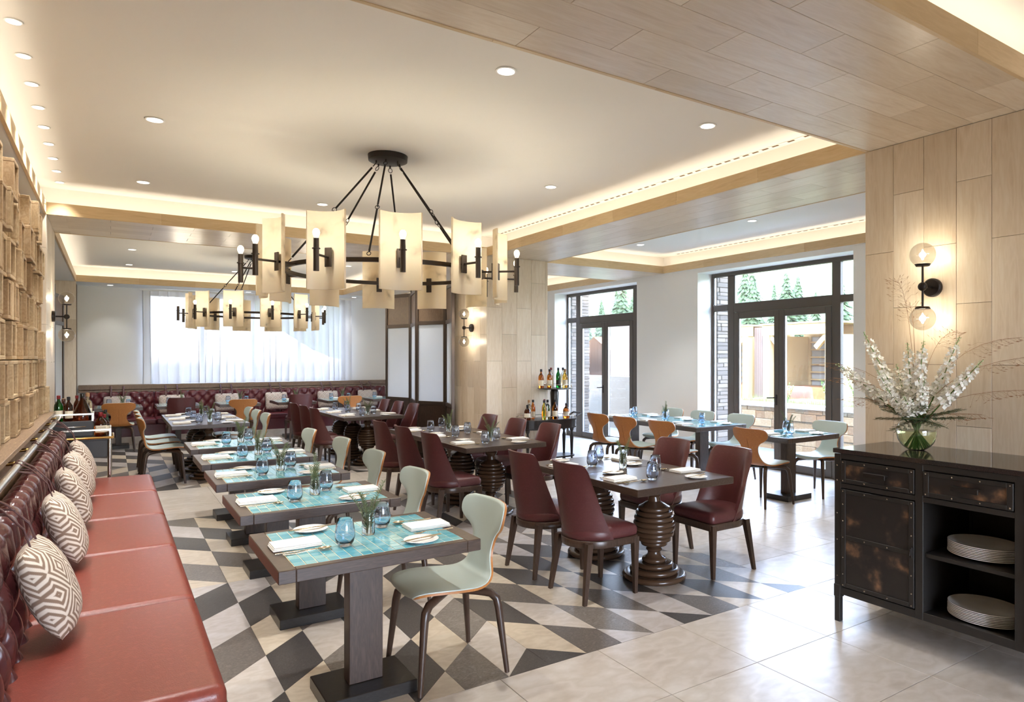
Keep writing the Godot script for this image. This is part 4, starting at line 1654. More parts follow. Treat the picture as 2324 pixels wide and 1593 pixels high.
var sprig_meshes := []
func make_sprigs() -> void:
	for v in 3:
		var stem := st0()
		var leaf := st0()
		var lean := Vector3([0.28, -0.1, 0.42][v], 1.0, [0.1, -0.2, -0.14][v]).normalized()
		var H: float = [0.2, 0.17, 0.18][v]
		var pts := []
		for k in 8:
			var q := k / 7.0
			pts.append(Vector3(lean.x * q * q * H, q * H * lean.y, lean.z * q * q * H))
		tube(stem, pts, [0.0018, 0.0017, 0.0016, 0.0015, 0.0013, 0.0012, 0.001, 0.0008], 4)
		for k in 90:
			var q := 0.12 + 0.88 * k / 90.0
			var p := Vector3(lean.x * q * q * H, q * H * lean.y, lean.z * q * q * H)
			var a := k * 2.4
			var d := Vector3(cos(a), 0.85, sin(a)).normalized()
			var l := 0.021 * (1.0 - 0.45 * q) + 0.004
			var s := d.cross(Vector3.UP).normalized() * 0.0016
			oq(leaf, [p - s * 0.6, p + d * l * 0.5 - s, p + d * l, p + d * l * 0.5 + s], p - Vector3.UP)
			var s2 := d.cross(s).normalized() * 0.0013
			oq(leaf, [p - s2 * 0.6, p + d * l * 0.5 - s2, p + d * l, p + d * l * 0.5 + s2], p - s)
		sprig_meshes.append([mesh_of(stem), mesh_of(leaf)])

func herb_jar(t: Node3D) -> void:
	if sprig_meshes.is_empty():
		make_sprigs()
	var st := st0()
	lathe(st, V2([0.0, 0.0, 0.026, 0.0, 0.0305, 0.005, 0.031, 0.07, 0.029, 0.082, 0.025, 0.09, 0.0262, 0.094, 0.0262, 0.11, 0.0248, 0.111, 0.0236, 0.11, 0.0232, 0.092, 0.0265, 0.081, 0.0285, 0.07, 0.028, 0.008, 0.0, 0.006]), 18)
	obj("jar", st, M.clear_glass, t)
	for k in 6:
		var q: Array = sprig_meshes[k % 3]
		var b := Basis(Vector3.UP, k * 1.1 + 0.4).scaled(Vector3.ONE * (1.25 - 0.07 * k))
		var s := Node3D.new()
		s.name = "rosemary_sprig"
		t.add_child(s, true)
		s.transform = Transform3D(b, Vector3(0.009 * cos(k * 2.1), 0.012, 0.009 * sin(k * 2.1)))
		put("stem", q[0], M.rosemary_stem, s)
		put("needles", q[1], M.rosemary, s)

# one cover at a table: diner looks along f
func setting(c: Vector3, f: Vector3, where: String, rich: int) -> void:
	var r := f.cross(Vector3.UP)
	var turn := atan2(-f.z, f.x)
	var j := SEATS.size()
	SEATS.append(where)
	var n := func(a: float, b: float) -> Vector3:
		return c + f * (a + 0.012 * (h3(j, 1) - 0.5)) + r * (b + 0.012 * (h3(j, 2) - 0.5))
	place("napkin", napkin, "napkin", n.call(-0.315, 0.0), turn + 0.06 * (h3(j, 3) - 0.5), "white folded napkin " + where, "napkin", "napkins")
	place("tumbler", tumbler, "tumbler", n.call(-0.125, 0.125), 0.0, "blue stemless tumbler " + where, "glass", "blue tumblers")
	place("side_plate", side_plate, "side_plate", n.call(-0.19, -0.245), 0.0, "small white side plate " + where, "plate", "side plates")
	if rich >= 1:
		place("knife", knife, "table_knife", n.call(-0.315, 0.105), turn, "gold table knife " + where, "knife", "table knives")
		place("fork", fork, "table_fork", n.call(-0.305, -0.115), turn, "gold table fork " + where, "fork", "table forks")
	if rich >= 2:
		place("spoon", spoon, "table_spoon", n.call(-0.295, 0.14), turn, "gold table spoon " + where, "spoon", "table spoons")
		place("butter_knife", knife, "butter_knife", n.call(-0.19, -0.245) + Vector3(0, 0.0125, 0), turn + 0.15, "gold butter knife " + where, "knife", "butter knives")

const TT := 0.7417

func build_tables() -> void:
	var ord := ["nearest", "second", "third", "fourth", "farthest"]
	# five tiled tables along the red banquette
	var tx := [0.556, 0.58, 0.59, 0.604, 0.62]
	var tz := [-3.29, -4.44, -5.55, -6.58, -7.67]
	var cx := [1.435, 1.485, 1.55, 1.58, 1.52]
	var cz := [-3.29, -4.43, -5.5, -6.56, -7.58]
	for k in 5:
		var c := Vector3(tx[k] + 0.45, 0, tz[k])
		place("tiled_table", tiled_table, "tiled_table", c, 0.0, "teal tile topped table with brown frame, %s along the red banquette" % ord[k], "table", "tiled tables by the red banquette")
		place("shell_chair", shell_chair, "shell_chair", Vector3(cx[k], 0, cz[k]), PI, "sage green shell chair at the %s teal tiled bench table" % ord[k], "chair", "shell chairs at the bench tables")
		var top := c + Vector3(0, TT, 0)
		setting(top, Vector3(1, 0, 0), "on the bench side of the %s teal tiled table" % ord[k], 2)
		setting(top, Vector3(-1, 0, 0), "on the chair side of the %s teal tiled table" % ord[k], 2)
		place("herb_jar", herb_jar, "herb_jar", top + Vector3(0.03, 0, -0.02), k * 1.3, "glass jar of rosemary on the %s teal tiled bench table" % ord[k], "vase", "rosemary jars")
	# dark tables on turned pedestals
	var rows := [
		["nearest dark table pair", 2.83, -3.425, 2, "burgundy", 2.745, 3.8, [-3.8, -4.43], [-3.7, -4.37], 2],
		["middle dark table row", 2.79, -5.935, 3, "burgundy", 2.69, 3.65, [-6.07, -6.8, -7.5], [-6.13, -6.84, -7.54], 2],
		["far centre dark row", 2.77, -9.97, 3, "burgundy", 2.58, 3.63, [-9.98, -10.63, -11.27], [-10.05, -10.7, -11.35], 1],
		["far left dark row", 0.638, -9.975, 3, "shell", 0.56, 1.53, [-10.25, -10.95, -11.65], [-10.12, -10.85, -11.52], 1]]
	for q in rows:
		var places: Array = ["near", "far"] if q[3] == 2 else ["near", "middle", "far"]
		for k in q[3]:
			var c := Vector3(q[1] + 0.45, 0, q[2] - 0.36 - 0.722 * k)
			place("pedestal_table", pedestal_table, "pedestal_table", c, 0.0, "dark wood table on turned ribbed pedestal, %s one of the %s" % [places[k], q[0]], "table", "dark pedestal tables")
			var top := c + Vector3(0, TT - 0.0015, 0)
			setting(top, Vector3(1, 0, 0), "at the %s left seat of the %s" % [places[k], q[0]], q[9])
			setting(top, Vector3(-1, 0, 0), "at the %s right seat of the %s" % [places[k], q[0]], q[9])
			if not (q[3] == 3 and k == 1):
				if not (q[3] == 2 and k == 0):
					place("herb_jar", herb_jar, "herb_jar", top + Vector3(0.02, 0, 0.33 if k > 0 else -0.05), k * 2.0 + q[1], "glass jar of rosemary on the %s part of the %s" % [places[k], q[0]], "vase", "rosemary jars")
			for side in 2:
				var x: float = q[5 + side]
				var z: float = q[7 + side][k]
				var where := "at the %s %s seat of the %s" % [places[k], ["left", "right"][side], q[0]]
				if q[4] == "burgundy":
					place("dining_chair", dining_chair, "dining_chair", Vector3(x, 0, z), 0.0 if side == 0 else PI, "burgundy barrel back chair " + where, "chair", "burgundy dining chairs")
				else:
					place("shell_chair", shell_chair, "shell_chair", Vector3(x, 0, z), 0.0 if side == 0 else PI, "sage and caramel shell chair " + where, "chair", "shell chairs at the far tables")
	# tables by the windows
	for k in 3:
		var pl: String = ["near", "middle", "far"][k]
		var c := Vector3(6.4, 0, -6.43 - 0.715 * k)
		place("small_tiled", small_tiled_table, "tiled_table", c, 0.0, "blue tiled table with square dark post, %s part of the long window row" % pl, "table", "tiled tables by the windows")
		var top := c + Vector3(0, TT, 0)
		setting(top, Vector3(1, 0, 0), "at the %s left seat of the long window row" % pl, 1)
		setting(top, Vector3(-1, 0, 0), "at the %s right seat of the long window row" % pl, 1)
		var z: float = [-6.24, -6.96, -7.55][k]
		place("shell_chair", shell_chair, "shell_chair", Vector3(5.735, 0, z), 0.0, "caramel backed shell chair, %s left seat of the long window row" % pl, "chair", "shell chairs by the windows")
		z = [-6.3, -7.02, -7.66][k]
		place("shell_chair", shell_chair, "shell_chair", Vector3(6.79, 0, z), PI, "sage faced shell chair, %s right seat of the long window row" % pl, "chair", "shell chairs by the windows")
		if k == 1:
			place("herb_jar", herb_jar, "herb_jar", top, 0.7, "glass jar of rosemary on the long window row", "vase", "rosemary jars")
	var cf := Vector3(6.4, 0, -5.05)
	place("small_tiled", small_tiled_table, "tiled_table", cf, 0.0, "blue tiled table for two with square post before the near glazed door", "table", "tiled tables by the windows")
	setting(cf + Vector3(0, TT, 0), Vector3(1, 0, 0), "at the left seat of the window table for two", 2)
	setting(cf + Vector3(0, TT, 0), Vector3(-1, 0, 0), "at the right seat of the window table for two", 2)
	place("herb_jar", herb_jar, "herb_jar", cf + Vector3(0, TT, 0), 2.2, "glass jar of rosemary on the window table for two", "vase", "rosemary jars")
	place("shell_chair", shell_chair, "shell_chair", Vector3(5.93, 0, -5.02), 0.0, "caramel backed shell chair at the window table for two", "chair", "shell chairs by the windows")
	place("shell_chair", shell_chair, "shell_chair", Vector3(6.89, 0, -5.0), PI, "sage faced shell chair at the window table for two", "chair", "shell chairs by the windows")
	# small tables before the back banquette
	var bxs := [0.12, 1.04, 2.03, 3.05, 3.98, 4.9]
	var names := ["leftmost", "second from left", "third from left", "fourth from left", "fifth from left", "rightmost"]
	for k in 6:
		var c := Vector3(bxs[k], 0, -14.66)
		place("small_tiled", small_tiled_table, "tiled_table", c, PI / 2, "small tiled table before the back banquette, %s of the six" % names[k], "table", "tiled tables by the back banquette")
		var top := c + Vector3(0, TT, 0)
		place("napkin", napkin, "napkin", top + Vector3(0.0, 0, -0.31), PI / 2, "white folded linen napkin on the back banquette table %s" % names[k], "napkin", "napkins")
		place("tumbler", tumbler, "tumbler", top + Vector3(-0.14, 0, -0.12), 0.0, "blue tumbler at left on the back banquette table %s" % names[k], "glass", "blue tumblers")
		place("tumbler", tumbler, "tumbler", top + Vector3(0.15, 0, 0.12), 0.0, "blue tumbler at right on the back banquette table %s" % names[k], "glass", "blue tumblers")
		if k < 5:
			place("herb_jar", herb_jar, "herb_jar", top + Vector3(0.06, 0, 0.0), k * 1.7, "glass jar of rosemary on the back banquette table %s" % names[k], "vase", "rosemary jars")
		if k in [0, 2, 4]:
			place("shell_chair", shell_chair, "shell_chair", Vector3(bxs[k], 0, -14.12), PI / 2, "caramel shell chair seen from behind at the back banquette table %s" % names[k], "chair", "chairs at the back banquette")
		elif k < 5:
			place("dining_chair", dining_chair, "dining_chair", Vector3(bxs[k], 0, -14.12), PI / 2, "burgundy chair seen from behind at the back banquette table %s" % names[k], "chair", "chairs at the back banquette")

# ------------------------------------------------------------------ sideboard with flowers and plates
func rivet_mesh() -> ArrayMesh:
	var s := st0()
	lathe(s, V2([0.0045, 0.0, 0.004, 0.0022, 0.002, 0.0032, 0.0, 0.0034]), 8, Vector3.ZERO, Basis(Vector3.BACK, PI / 2))
	return mesh_of(s)

func build_sideboard() -> void:
	# local x: depth (0 = front face, towards the wall), z along the wall from the left end
	var t := thing("sideboard", "riveted black steel sideboard with granite top against the birch wall", "sideboard", Vector3(3.645, 0, -2.533))
	var L := 1.56
	var st := st0()
	bb(st, Vector3(-0.008, 1.025, -0.006), Vector3(0.58, 1.052, L + 0.006), 0.002)
	obj("granite_top", st, M.granite, t)
	st = st0()
	for z in [0.0, 0.505, 1.005, L - 0.045]:
		bb(st, Vector3(0, 0.17, z), Vector3(0.03, 1.02, z + 0.045), 0.002)
		bb(st, Vector3(0.545, 0.17, z), Vector3(0.575, 1.02, z + 0.045), 0.002)
	for y in [[0.17, 0.215], [0.815, 0.845], [0.99, 1.025]]:
		bb(st, Vector3(0.001, y[0], 0.04), Vector3(0.03, y[1], L - 0.04), 0.002)
	obj("front_frame", st, M.black_steel, t)
	st = st0()
	bb(st, Vector3(0.03, 0.18, 0.002), Vector3(0.56, 1.02, 0.012))
	bb(st, Vector3(0.03, 0.18, L - 0.012), Vector3(0.56, 1.02, L - 0.002))
	bb(st, Vector3(0.03, 0.18, 0.012), Vector3(0.56, 0.2, L - 0.012))
	bb(st, Vector3(0.55, 0.2, 0.012), Vector3(0.562, 1.02, L - 0.012))
	bb(st, Vector3(0.03, 0.2, 0.52), Vector3(0.55, 0.82, 0.53))
	bb(st, Vector3(0.03, 0.2, 1.02), Vector3(0.55, 0.82, 1.03))
	bb(st, Vector3(0.03, 0.82, 0.012), Vector3(0.55, 0.83, L - 0.012))
	obj("carcass", st, M.black_steel, t)
	st = st0()
	bb(st, Vector3(0.02, 0.512, 0.55), Vector3(0.55, 0.535, 1.005), 0.002)
	obj("shelf", st, M.black_steel, t)
	var rv := rivet_mesh()
	for z in [0.0, L - 0.035]:
		for x in [0.0, 0.54]:
			st = st0()
			bb(st, Vector3(x, 0.0, z), Vector3(x + 0.035, 0.17, z + 0.035), 0.002)
			bb(st, Vector3(x - 0.003, 0.15, z - 0.003), Vector3(x + 0.04, 0.225, z + 0.04), 0.002)
			obj("leg", st, M.black_steel, t)
	for b in [[0.048, 0.502, "drawer"], [0.553, 1.002, "drawer"], [1.053, L - 0.048, "drawer"], [0.048, 0.502, "door"], [1.053, L - 0.048, "door"]]:
		var y0 := 0.85 if b[2] == "drawer" else 0.222
		var y1 := 0.985 if b[2] == "drawer" else 0.81
		var z0: float = b[0]
		var z1: float = b[1]
		st = st0()
		bb(st, Vector3(-0.006, y0, z0), Vector3(0.012, y1, z0 + 0.03), 0.0015)
		bb(st, Vector3(-0.006, y0, z1 - 0.03), Vector3(0.012, y1, z1), 0.0015)
		bb(st, Vector3(-0.006, y0, z0 + 0.03), Vector3(0.012, y0 + 0.024, z1 - 0.03), 0.0015)
		bb(st, Vector3(-0.006, y1 - 0.024, z0 + 0.03), Vector3(0.012, y1, z1 - 0.03), 0.0015)
		if b[2] == "door":
			bb(st, Vector3(-0.005, 0.51, z0 + 0.03), Vector3(0.012, 0.535, z1 - 0.03), 0.0015)
		var d := obj(b[2], st, M.black_steel, t)
		st = st0()
		bb(st, Vector3(0.0, y0 + 0.02, z0 + 0.028), Vector3(0.01, y1 - 0.02, z1 - 0.028))
		obj("worn_panel", st, M.worn_steel, d)
		st = st0()
		if b[2] == "drawer":
			var m := (z0 + z1) / 2
			bb(st, Vector3(-0.03, 0.905, m - 0.07), Vector3(-0.022, 0.93, m + 0.07), 0.002)
			bb(st, Vector3(-0.03, 0.926, m - 0.07), Vector3(0.0, 0.932, m + 0.07), 0.001)
		else:
			var hz := z1 - 0.012 if z0 < 0.5 else z0 + 0.012
			bb(st, Vector3(-0.018, 0.5, hz - 0.008), Vector3(-0.006, 0.56, hz + 0.008), 0.002)
			tube(st, [Vector3(-0.022, 0.55, hz), Vector3(-0.026, 0.515, hz)], 0.004, 6)
		obj("pull" if b[2] == "drawer" else "latch", st, M.black_metal, d)
		var n := 4
		for k in n:
			var z := lerpf(z0 + 0.014, z1 - 0.014, k / (n - 1.0))
			for y in ([y0 + 0.012, y1 - 0.012, 0.522] if b[2] == "door" else [y0 + 0.012, y1 - 0.012]):
				put("rivet", rv, M.steel, d, Transform3D(Basis(), Vector3(-0.006, y, z)))
		if b[2] == "door":
			for y in [0.3, 0.4, 0.62, 0.72]:
				put("rivet", rv, M.steel, d, Transform3D(Basis(), Vector3(-0.006, y, z0 + 0.014)))
				put("rivet", rv, M.steel, d, Transform3D(Basis(), Vector3(-0.006, y, z1 - 0.014)))
	for y in [0.28, 0.5, 0.66, 0.86, 0.95]:
		put("rivet", rv, M.steel, t, Transform3D(Basis(), Vector3(0.0, y, 0.02)))
	# stacked oval plates
	var words := ["lowest", "second", "third", "fourth", "fifth", "sixth", "seventh", "topmost"]
	for s in 2:
		var y := 0.537 if s == 0 else 0.202
		for k in 8:
			place("platter", platter, "dinner_plate", Vector3(3.645 + 0.205, y + 0.0085 * k, -2.533 + 0.775 + 0.002 * (h3(k, s) - 0.5)), 0.0, "white oval plate, %s from below in the %s stack inside the sideboard" % [words[k], ["upper", "lower"][s]], "plate", "white plates stacked in the sideboard")
	flowers()

func platter(t: Node3D) -> void:
	var st := st0()
	lathe(st, V2([0.0, 0.001, 0.1, 0.0, 0.115, 0.004, 0.162, 0.018, 0.1635, 0.0205, 0.161, 0.0225, 0.118, 0.01, 0.105, 0.0055, 0.0, 0.0055]), 40)
	var o := obj("plate_body", st, M.china, t)
	o.scale = Vector3(0.95, 0.9, 1.12)

var spike_parts := []
func flower_spike(H: float, sd: int) -> Array:
	var stem := st0()
	var bl := st0()
	var bd := st0()
	var bend := 0.05 * H
	tube(stem, [Vector3(0, 0, 0), Vector3(bend * 0.2, H * 0.5, 0), Vector3(bend, H, 0)], [0.0045, 0.0038, 0.0018], 6)
	for k in 46:
		var q := 0.3 + 0.7 * k / 46.0
		var p := Vector3(bend * q * q, H * q, 0)
		var a := k * 2.399 + sd
		var out := Vector3(cos(a), 0.25, sin(a)).normalized()
		if q > 0.88:
			var c := p + out * 0.009
			rbox(bd, c, Vector3(0.009, 0.012, 0.009) * (1.4 - q * 0.6), 0.0045, 0, 1)
			continue
		var size := lerpf(0.034, 0.017, (q - 0.3) / 0.6)
		var c := p + out * (0.016 + size * 0.5)
		var u := out.cross(Vector3.UP).normalized()
		var v := out.cross(u)
		for j in 5:
			var b := TAU * j / 5 + h3(k, j, sd)
			var d := (u * cos(b) + v * sin(b))
			var e := (u * -sin(b) + v * cos(b))
			var tip := c + d * size + out * 0.006
			oq(bl, [c - out * 0.006, c + d * size * 0.6 + e * size * 0.42, tip, c + d * size * 0.6 - e * size * 0.42], c - out)
		var cc := c + out * 0.002
		oq(bd, [cc + u * 0.004, cc + v * 0.004, cc - u * 0.004, cc - v * 0.004], c - out)
	return [mesh_of(stem), mesh_of(bl), mesh_of(bd)]

func flowers() -> void:
	var t := thing("flower_vase", "round clear glass vase of white delphiniums, dry grasses and fir on the sideboard", "flower vase", Vector3(3.98, 1.0525, -2.205))
	var o := []
	var inn := []
	for k in 19:
		var a := -1.2 + 2.15 * k / 18
		o.append(Vector2(0.112 * cos(a), 0.104 + 0.112 * sin(a)))
		inn.push_front(Vector2(0.1085 * cos(a), 0.104 + 0.1085 * sin(a)))
	var st := st0()
	var prof := [Vector2(0.0, 0.0)]
	prof.append_array(o)
	prof.append_array(inn)
	prof.append(Vector2(0.0, 0.0055))
	lathe(st, prof, 32)
	obj("glass_bowl", st, M.clear_glass, t)
	st = st0()
	var wp := [Vector2(0.0, 0.0062)]
	for k in 12:
		var a := -1.15 + 1.25 * k / 11
		wp.append(Vector2(0.1075 * cos(a), 0.104 + 0.1075 * sin(a)))
	wp.append(Vector2(0.0, 0.1147))
	lathe(st, wp, 28)
	obj("water", st, M.water, t)
	st = st0()
	for k in 26:
		var a := k * 2.4
		var r := 0.02 + 0.06 * h3(k, 1)
		tube(st, [Vector3(-r * cos(a), 0.02, -r * sin(a)), Vector3(0.02 * cos(a), 0.14, 0.02 * sin(a)), Vector3(0.045 * cos(a), 0.23, 0.045 * sin(a))], 0.0032, 5)
	obj("stems", st, M.stem_green, t)
	# white spikes: [dx, dy, dz] of the tip
	var tips := [[-0.03, 0.72, -0.34], [-0.05, 0.53, -0.49], [-0.02, 0.64, -0.06], [-0.04, 0.65, 0.045], [0.06, 0.66, 0.25], [-0.02, 0.55, 0.39], [-0.1, 0.46, -0.22], [-0.12, 0.42, 0.13], [-0.14, 0.34, 0.02], [0.08, 0.5, -0.2], [-0.16, 0.36, -0.1]]
	var kinds := [flower_spike(0.62, 1), flower_spike(0.52, 5)]
	for k in tips.size():
		var tip := Vector3(tips[k][0], tips[k][1], tips[k][2])
		var base := Vector3(tip.x * 0.1, 0.16, tip.z * 0.1)
		var d := tip - base
		var y := d.normalized()
		var x := y.cross(Vector3(0.3, 0.1, 1).normalized()).normalized()
		var bs := Basis(x, y, x.cross(y)) * Basis(Vector3.UP, k * 1.9)
		var q: Array = kinds[k % 2]
		var sc := d.length() / (0.62 if k % 2 == 0 else 0.52)
		var s := Node3D.new()
		s.name = "delphinium"
		t.add_child(s, true)
		s.transform = Transform3D(bs.scaled_local(Vector3(1.0, sc, 1.0) if sc > 0.7 else Vector3(0.9, sc, 0.9)), base)
		put("stem", q[0], M.stem_green, s)
		put("blossoms", q[1], M.petal, s)
		put("buds", q[2], M.bud, s)
	# dry grasses
	var gr := [[-0.02, 1.02, -0.12], [0.0, 0.86, -0.04], [0.05, 0.7, 0.2], [0.05, 0.66, 0.55], [0.0, 0.56, 0.72], [0.02, 0.38, 0.66], [-0.08, 0.52, -0.62], [-0.1, 0.42, -0.5], [-0.1, 0.3, -0.4], [-0.06, 0.24, 0.4]]
	for k in gr.size():
		var tip := Vector3(gr[k][0], gr[k][1], gr[k][2])
		var g := Node3D.new()
		g.name = "dry_grass"
		t.add_child(g, true)
		var s := st0()
		var seeds := st0()
		var pts := []
		for j in 9:
			var q := j / 8.0
			pts.append(Vector3(tip.x * q, 0.17 + (tip.y - 0.17) * sin(q * PI / 2) * 1.0, tip.z * q * q * 0.6 + tip.z * q * 0.4))
		tube(s, pts, [0.0016, 0.0015, 0.0014, 0.0013, 0.0012, 0.001, 0.0009, 0.0008, 0.0006], 4)
		for j in 34:
			var q := 0.62 + 0.38 * j / 34.0
			var f := q * 8.0
			var i := mini(int(f), 7)
			var p: Vector3 = pts[i].lerp(pts[i + 1], f - i)
			var a := j * 2.4
			var fwd: Vector3 = (pts[8] - pts[6]).normalized()
			var dd := (Vector3(cos(a), -0.15, sin(a)) + fwd * 0.9).normalized()
			var l := 0.075 * (1.2 - q) / 0.58 + 0.02
			var e := p + dd * l - Vector3(0, l * 0.25, 0)
			tube(s, [p, p + dd * l * 0.6, e], 0.0004, 3, false)
			var w := dd.cross(Vector3.UP).normalized() * 0.0017
			oq(seeds, [e, e + dd * 0.012 - w, e + dd * 0.026, e + dd * 0.012 + w], e - Vector3.RIGHT)
			oq(seeds, [e, e + dd * 0.012 - Vector3(0, 0.0016, 0), e + dd * 0.026, e + dd * 0.012 + Vector3(0, 0.0016, 0)], e - w)
		obj("stalk", s, M.dry_grass, g)
		obj("seed_heads", seeds, M.dry_grass, g)
	# fir twigs hanging over the rim
	var fm := fir_twig()
	var fs := [[-0.1, 0.18, -0.2], [-0.12, 0.24, -0.14], [-0.05, 0.3, -0.3], [-0.14, 0.2, 0.05], [-0.08, 0.22, 0.32], [0.0, 0.26, 0.26], [-0.1, 0.16, 0.2], [-0.16, 0.12, -0.06], [0.08, 0.24, -0.2], [0.08, 0.24, 0.18], [-0.12, 0.28, 0.12]]
	for k in fs.size():
		var tip := Vector3(fs[k][0], fs[k][1], fs[k][2])
		var base := Vector3(0, 0.185, 0)
		var x := (tip - base).normalized()
		var z := x.cross(Vector3.UP).normalized()
		var s := Node3D.new()
		s.name = "fir_twig"
		t.add_child(s, true)
		s.transform = Transform3D(Basis(x, z.cross(x), z).scaled_local(Vector3(maxf((tip - base).length() / 0.3, 0.6), 1, 1)), base)
		put("twig", fm[0], M.rosemary_stem, s)
		put("needles", fm[1], M.fir, s)

func fir_twig() -> Array:
	var s := st0()
	var n := st0()
	var br := [[Vector3.ZERO, Vector3(0.3, 0, 0)]]
	for k in 5:
		var x := 0.07 + 0.045 * k
		for sg in [-1.0, 1.0]:
			br.append([Vector3(x, 0, 0), Vector3(x + 0.06, -0.006, sg * 0.06 * (1.25 - k * 0.17))])
	for b in br:
		tube(s, [b[0], (b[0] + b[1]) / 2, b[1]], [0.002, 0.0016, 0.001], 4)
		var d: Vector3 = (b[1] - b[0])
		var cnt := int(d.length() / 0.0032)
		for k in cnt:
			var p: Vector3 = b[0] + d * (k + 0.5) / cnt
			var a := k * 2.2
			var side := d.normalized().cross(Vector3.UP).normalized()
			var e: Vector3 = (side * cos(a) + Vector3.UP * sin(a) * 0.7 + d.normalized() * 0.7).normalized() * 0.017
			var w: Vector3 = e.cross(d).normalized() * 0.0011
			oq(n, [p - w, p + e * 0.6 - w, p + e, p + e * 0.6 + w], p - Vector3.UP * 0.1)
	return [mesh_of(s), mesh_of(n)]

# ------------------------------------------------------------------ bottles and carts
func bottle(kind: String, at: Vector3, glass: String, cap: String, lab: String, turn: float, label: String, scale := 1.0, text := []) -> void:
	var t := thing("bottle", label, "bottle", at, turn, "spirit bottles")
	t.scale = Vector3.ONE * scale
	var P := {
		"round": [0.0, 0.0, 0.036, 0.0, 0.039, 0.005, 0.039, 0.15, 0.036, 0.175, 0.022, 0.2, 0.0135, 0.215, 0.0135, 0.265, 0.0, 0.265],
		"squat": [0.0, 0.0, 0.042, 0.0, 0.046, 0.006, 0.047, 0.1, 0.044, 0.125, 0.028, 0.15, 0.0145, 0.165, 0.014, 0.205, 0.0, 0.205],
		"decanter": [0.0, 0.0, 0.06, 0.0, 0.066, 0.01, 0.062, 0.05, 0.046, 0.1, 0.027, 0.145, 0.017, 0.17, 0.017, 0.215, 0.0, 0.215],
		"slim": [0.0, 0.0, 0.031, 0.0, 0.034, 0.005, 0.034, 0.175, 0.03, 0.2, 0.014, 0.235, 0.0125, 0.285, 0.0, 0.285]}
	var p: Array = P[kind]
	var h: float = p[p.size() - 1]
	var st := st0()
	lathe(st, V2(p), 20)
	obj("glass_body", st, M["bottle_" + glass], t)
	st = st0()
	lathe(st, V2([0.0155, h - 0.032, 0.0165, h - 0.03, 0.0165, h + 0.004, 0.0, h + 0.006]), 14)
	obj("cap", st, M[cap], t)
	var r: float = p[6] + 0.0006 if kind != "decanter" else 0.0655
	var y0 := 0.035
	var y1 := 0.095 if kind == "squat" else (0.06 if kind == "decanter" else 0.115)
	if lab:
		st = st0()
		var g := []
		for k in 13:
			var a := -1.15 + 2.3 * k / 12
			g.append([Vector3(r * sin(a), y0, r * cos(a)), Vector3((r if kind != "decanter" else r - 0.006) * sin(a), y1, (r if kind != "decanter" else r - 0.006) * cos(a))])
		patch(st, g, false)
		var lo := obj("paper_label", st, M[lab], t)
		for k in text.size():
			var tm := TextMesh.new()
			tm.text = text[k]
			var f := SystemFont.new()
			f.font_names = PackedStringArray(["Droid Serif"])
			tm.font = f
			tm.font_size = 12
			tm.pixel_size = 0.00088
			tm.depth = 0.0006
			tm.curve_step = 4.0
			put("lettering", tm, M.ink, lo, Transform3D(Basis(), Vector3(0, y1 - 0.016 - 0.016 * k, r + 0.0005)))

